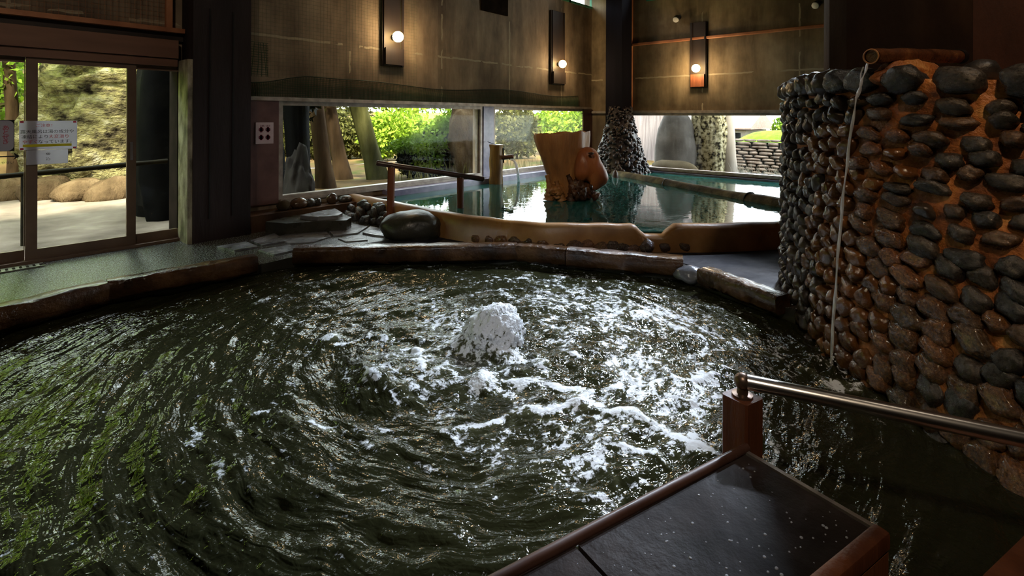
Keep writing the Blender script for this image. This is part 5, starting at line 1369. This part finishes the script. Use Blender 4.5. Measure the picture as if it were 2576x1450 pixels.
p = bx3(1930,25.0); v, f = rockmesh(4,(2.2,3.4,1.25),6,.08)
mb = MB(); mb.add((v+np.array((25.6,p.y-1.4,-.35))).tolist(), f); struct(obj('ground_mound', mb, 'grass', ang=180))
p = bx3(1940,34.0); tag(obj('barn', MB().box((34,p.y-3.0,-1.8),(38,p.y+.6,1.55)), 'white', smooth=False), 'distant pale flat building above the bright green bank', 'building')
p = bx3(1965,30.0); root = thing('bush', (30,p.y,-1.2), 'distant small bush before the pale flat building', 'bush'); link('foliage', leafmesh([((30,p.y,.9),(.5,.5,.6)),((30,p.y,.2),(.6,.6,.9))], 900, .2, 91), 'leaf', root, smooth=False)
tufts('pale_reeds', [(12.0+.2*math.sin(y*9),y,-.02) for y in np.linspace(bx3(1845,12).y, bx3(1990,12).y-.6, 26)], .42, 8, 'pale dry reeds at the foot of the yard stone wall', 'reed', .07, 2)
p = bx3(1690,11.6); tag(rock('rock', (11.7,p.y,.12), (.3,.6,.28), 86, 'rock_tan', sub=3, rough=.12), 'low pinkish flat rock before the grey boulder', 'rock')

# ================================================================== LIGHT, SKY, CAMERA
wd_ = bpy.data.worlds.new('overcast_sky'); SC.world = wd_; wd_.use_nodes = True
bg = wd_.node_tree.nodes['Background']; bg.inputs[0].default_value = (.86,.93,1.0,1); bg.inputs[1].default_value = 9.0
sl_ = bpy.data.lights.new('sun', 'SUN'); sl_.energy = 24.0; sl_.angle = math.radians(6); sl_.color = (1.0,.92,.76)
so = bpy.data.objects.new('sun', sl_); COL.objects.link(so)
sd = Vector((.42,.62,-1.0)).normalized(); so.rotation_euler = sd.to_track_quat('-Z','Y').to_euler()
def spotlight(loc, aim, e, col, size, blend=.6, rad=.12):
    l = bpy.data.lights.new('unseen_spot', 'SPOT'); l.energy = e; l.color = col; l.spot_size = math.radians(size); l.spot_blend = blend; l.shadow_soft_size = rad  # out-of-view spots without fixtures, mostly added for brightness
    o = bpy.data.objects.new('unseen_spot', l); COL.objects.link(o); o.location = loc
    o.rotation_euler = (Vector(aim)-Vector(loc)).normalized().to_track_quat('-Z','Y').to_euler()
spotlight(W(1.2,.4,4.6), W(2.62,2.2,1.55), 220, (1.0,.66,.38), 33, 1.0)
spotlight((9.9,1.6,5.2), W(.4,3.2,0), 2600, (.74,.84,1.0), 27, .5, .16)  # added cool flood, backlights the near pool's froth
spotlight((-.8,-.6,4.6), W(.95,1.9,.2), 150, (1.0,.82,.62), 40, .9, .15)  # added warm fill for the bench and its post
spotlight((9.0,4.3,5.2), W(-.6,3.3,0), 2000, (.74,.86,1.0), 27, .5, .16)  # second added cool flood behind the near pool
spotlight((-.6,.2,4.9), (6.25,4.55,.9), 470, (1.0,.78,.52), 15, .7, .2)  # unseen warm spot on the stump front
spotlight((-.6,.2,4.9), (4.05,5.9,.1), 150, (1.0,.80,.55), 17, .9, .2)  # added warm fill on the left of the plaster kerb
spotlight((-1.2,.6,4.9), (.9,6.6,1.6), 150, (1.0,.80,.60), 75, .9, .2)  # added dim fill for the door header boards
spotlight((-.8,-.6,4.6), (C0.x,C0.y,0), 260, (.92,.95,1.0), 34, .9, .2)  # added soft front light on the froth dome
spotlight((3.0,-.9,5.2), (4.6,.2,2.4), 85, (1.0,.84,.66), 90, .9, .2)  # added warm fill on the dark concrete mass

cd = bpy.data.cameras.new('camera'); co = bpy.data.objects.new('camera', cd); COL.objects.link(co)
cd.sensor_width = 36; cd.sensor_fit = 'HORIZONTAL'; cd.lens = 36*F/2576; cd.shift_y = -(725-YH)/2576; cd.clip_start = .05
co.matrix_world = Matrix.Translation((0,0,EYE)) @ Matrix.Rotation(A-PI/2, 4, 'Z') @ Matrix.Rotation(PI/2, 4, 'X') @ Matrix.Rotation(ROLL, 4, 'Z')
SC.camera = co
vs_ = SC.view_settings; vs_.view_transform = 'Standard'; vs_.look = 'None'; vs_.gamma = 1; vs_.use_curve_mapping = False; vs_.exposure = 0.22
SC.cycles.max_bounces = 8; SC.cycles.diffuse_bounces = 4; SC.cycles.glossy_bounces = 3; SC.cycles.transmission_bounces = 4; SC.cycles.transparent_max_bounces = 16
SC.cycles.caustics_reflective = False; SC.cycles.caustics_refractive = False; SC.cycles.sample_clamp_indirect = 6.0
SC.cycles.use_denoising = True
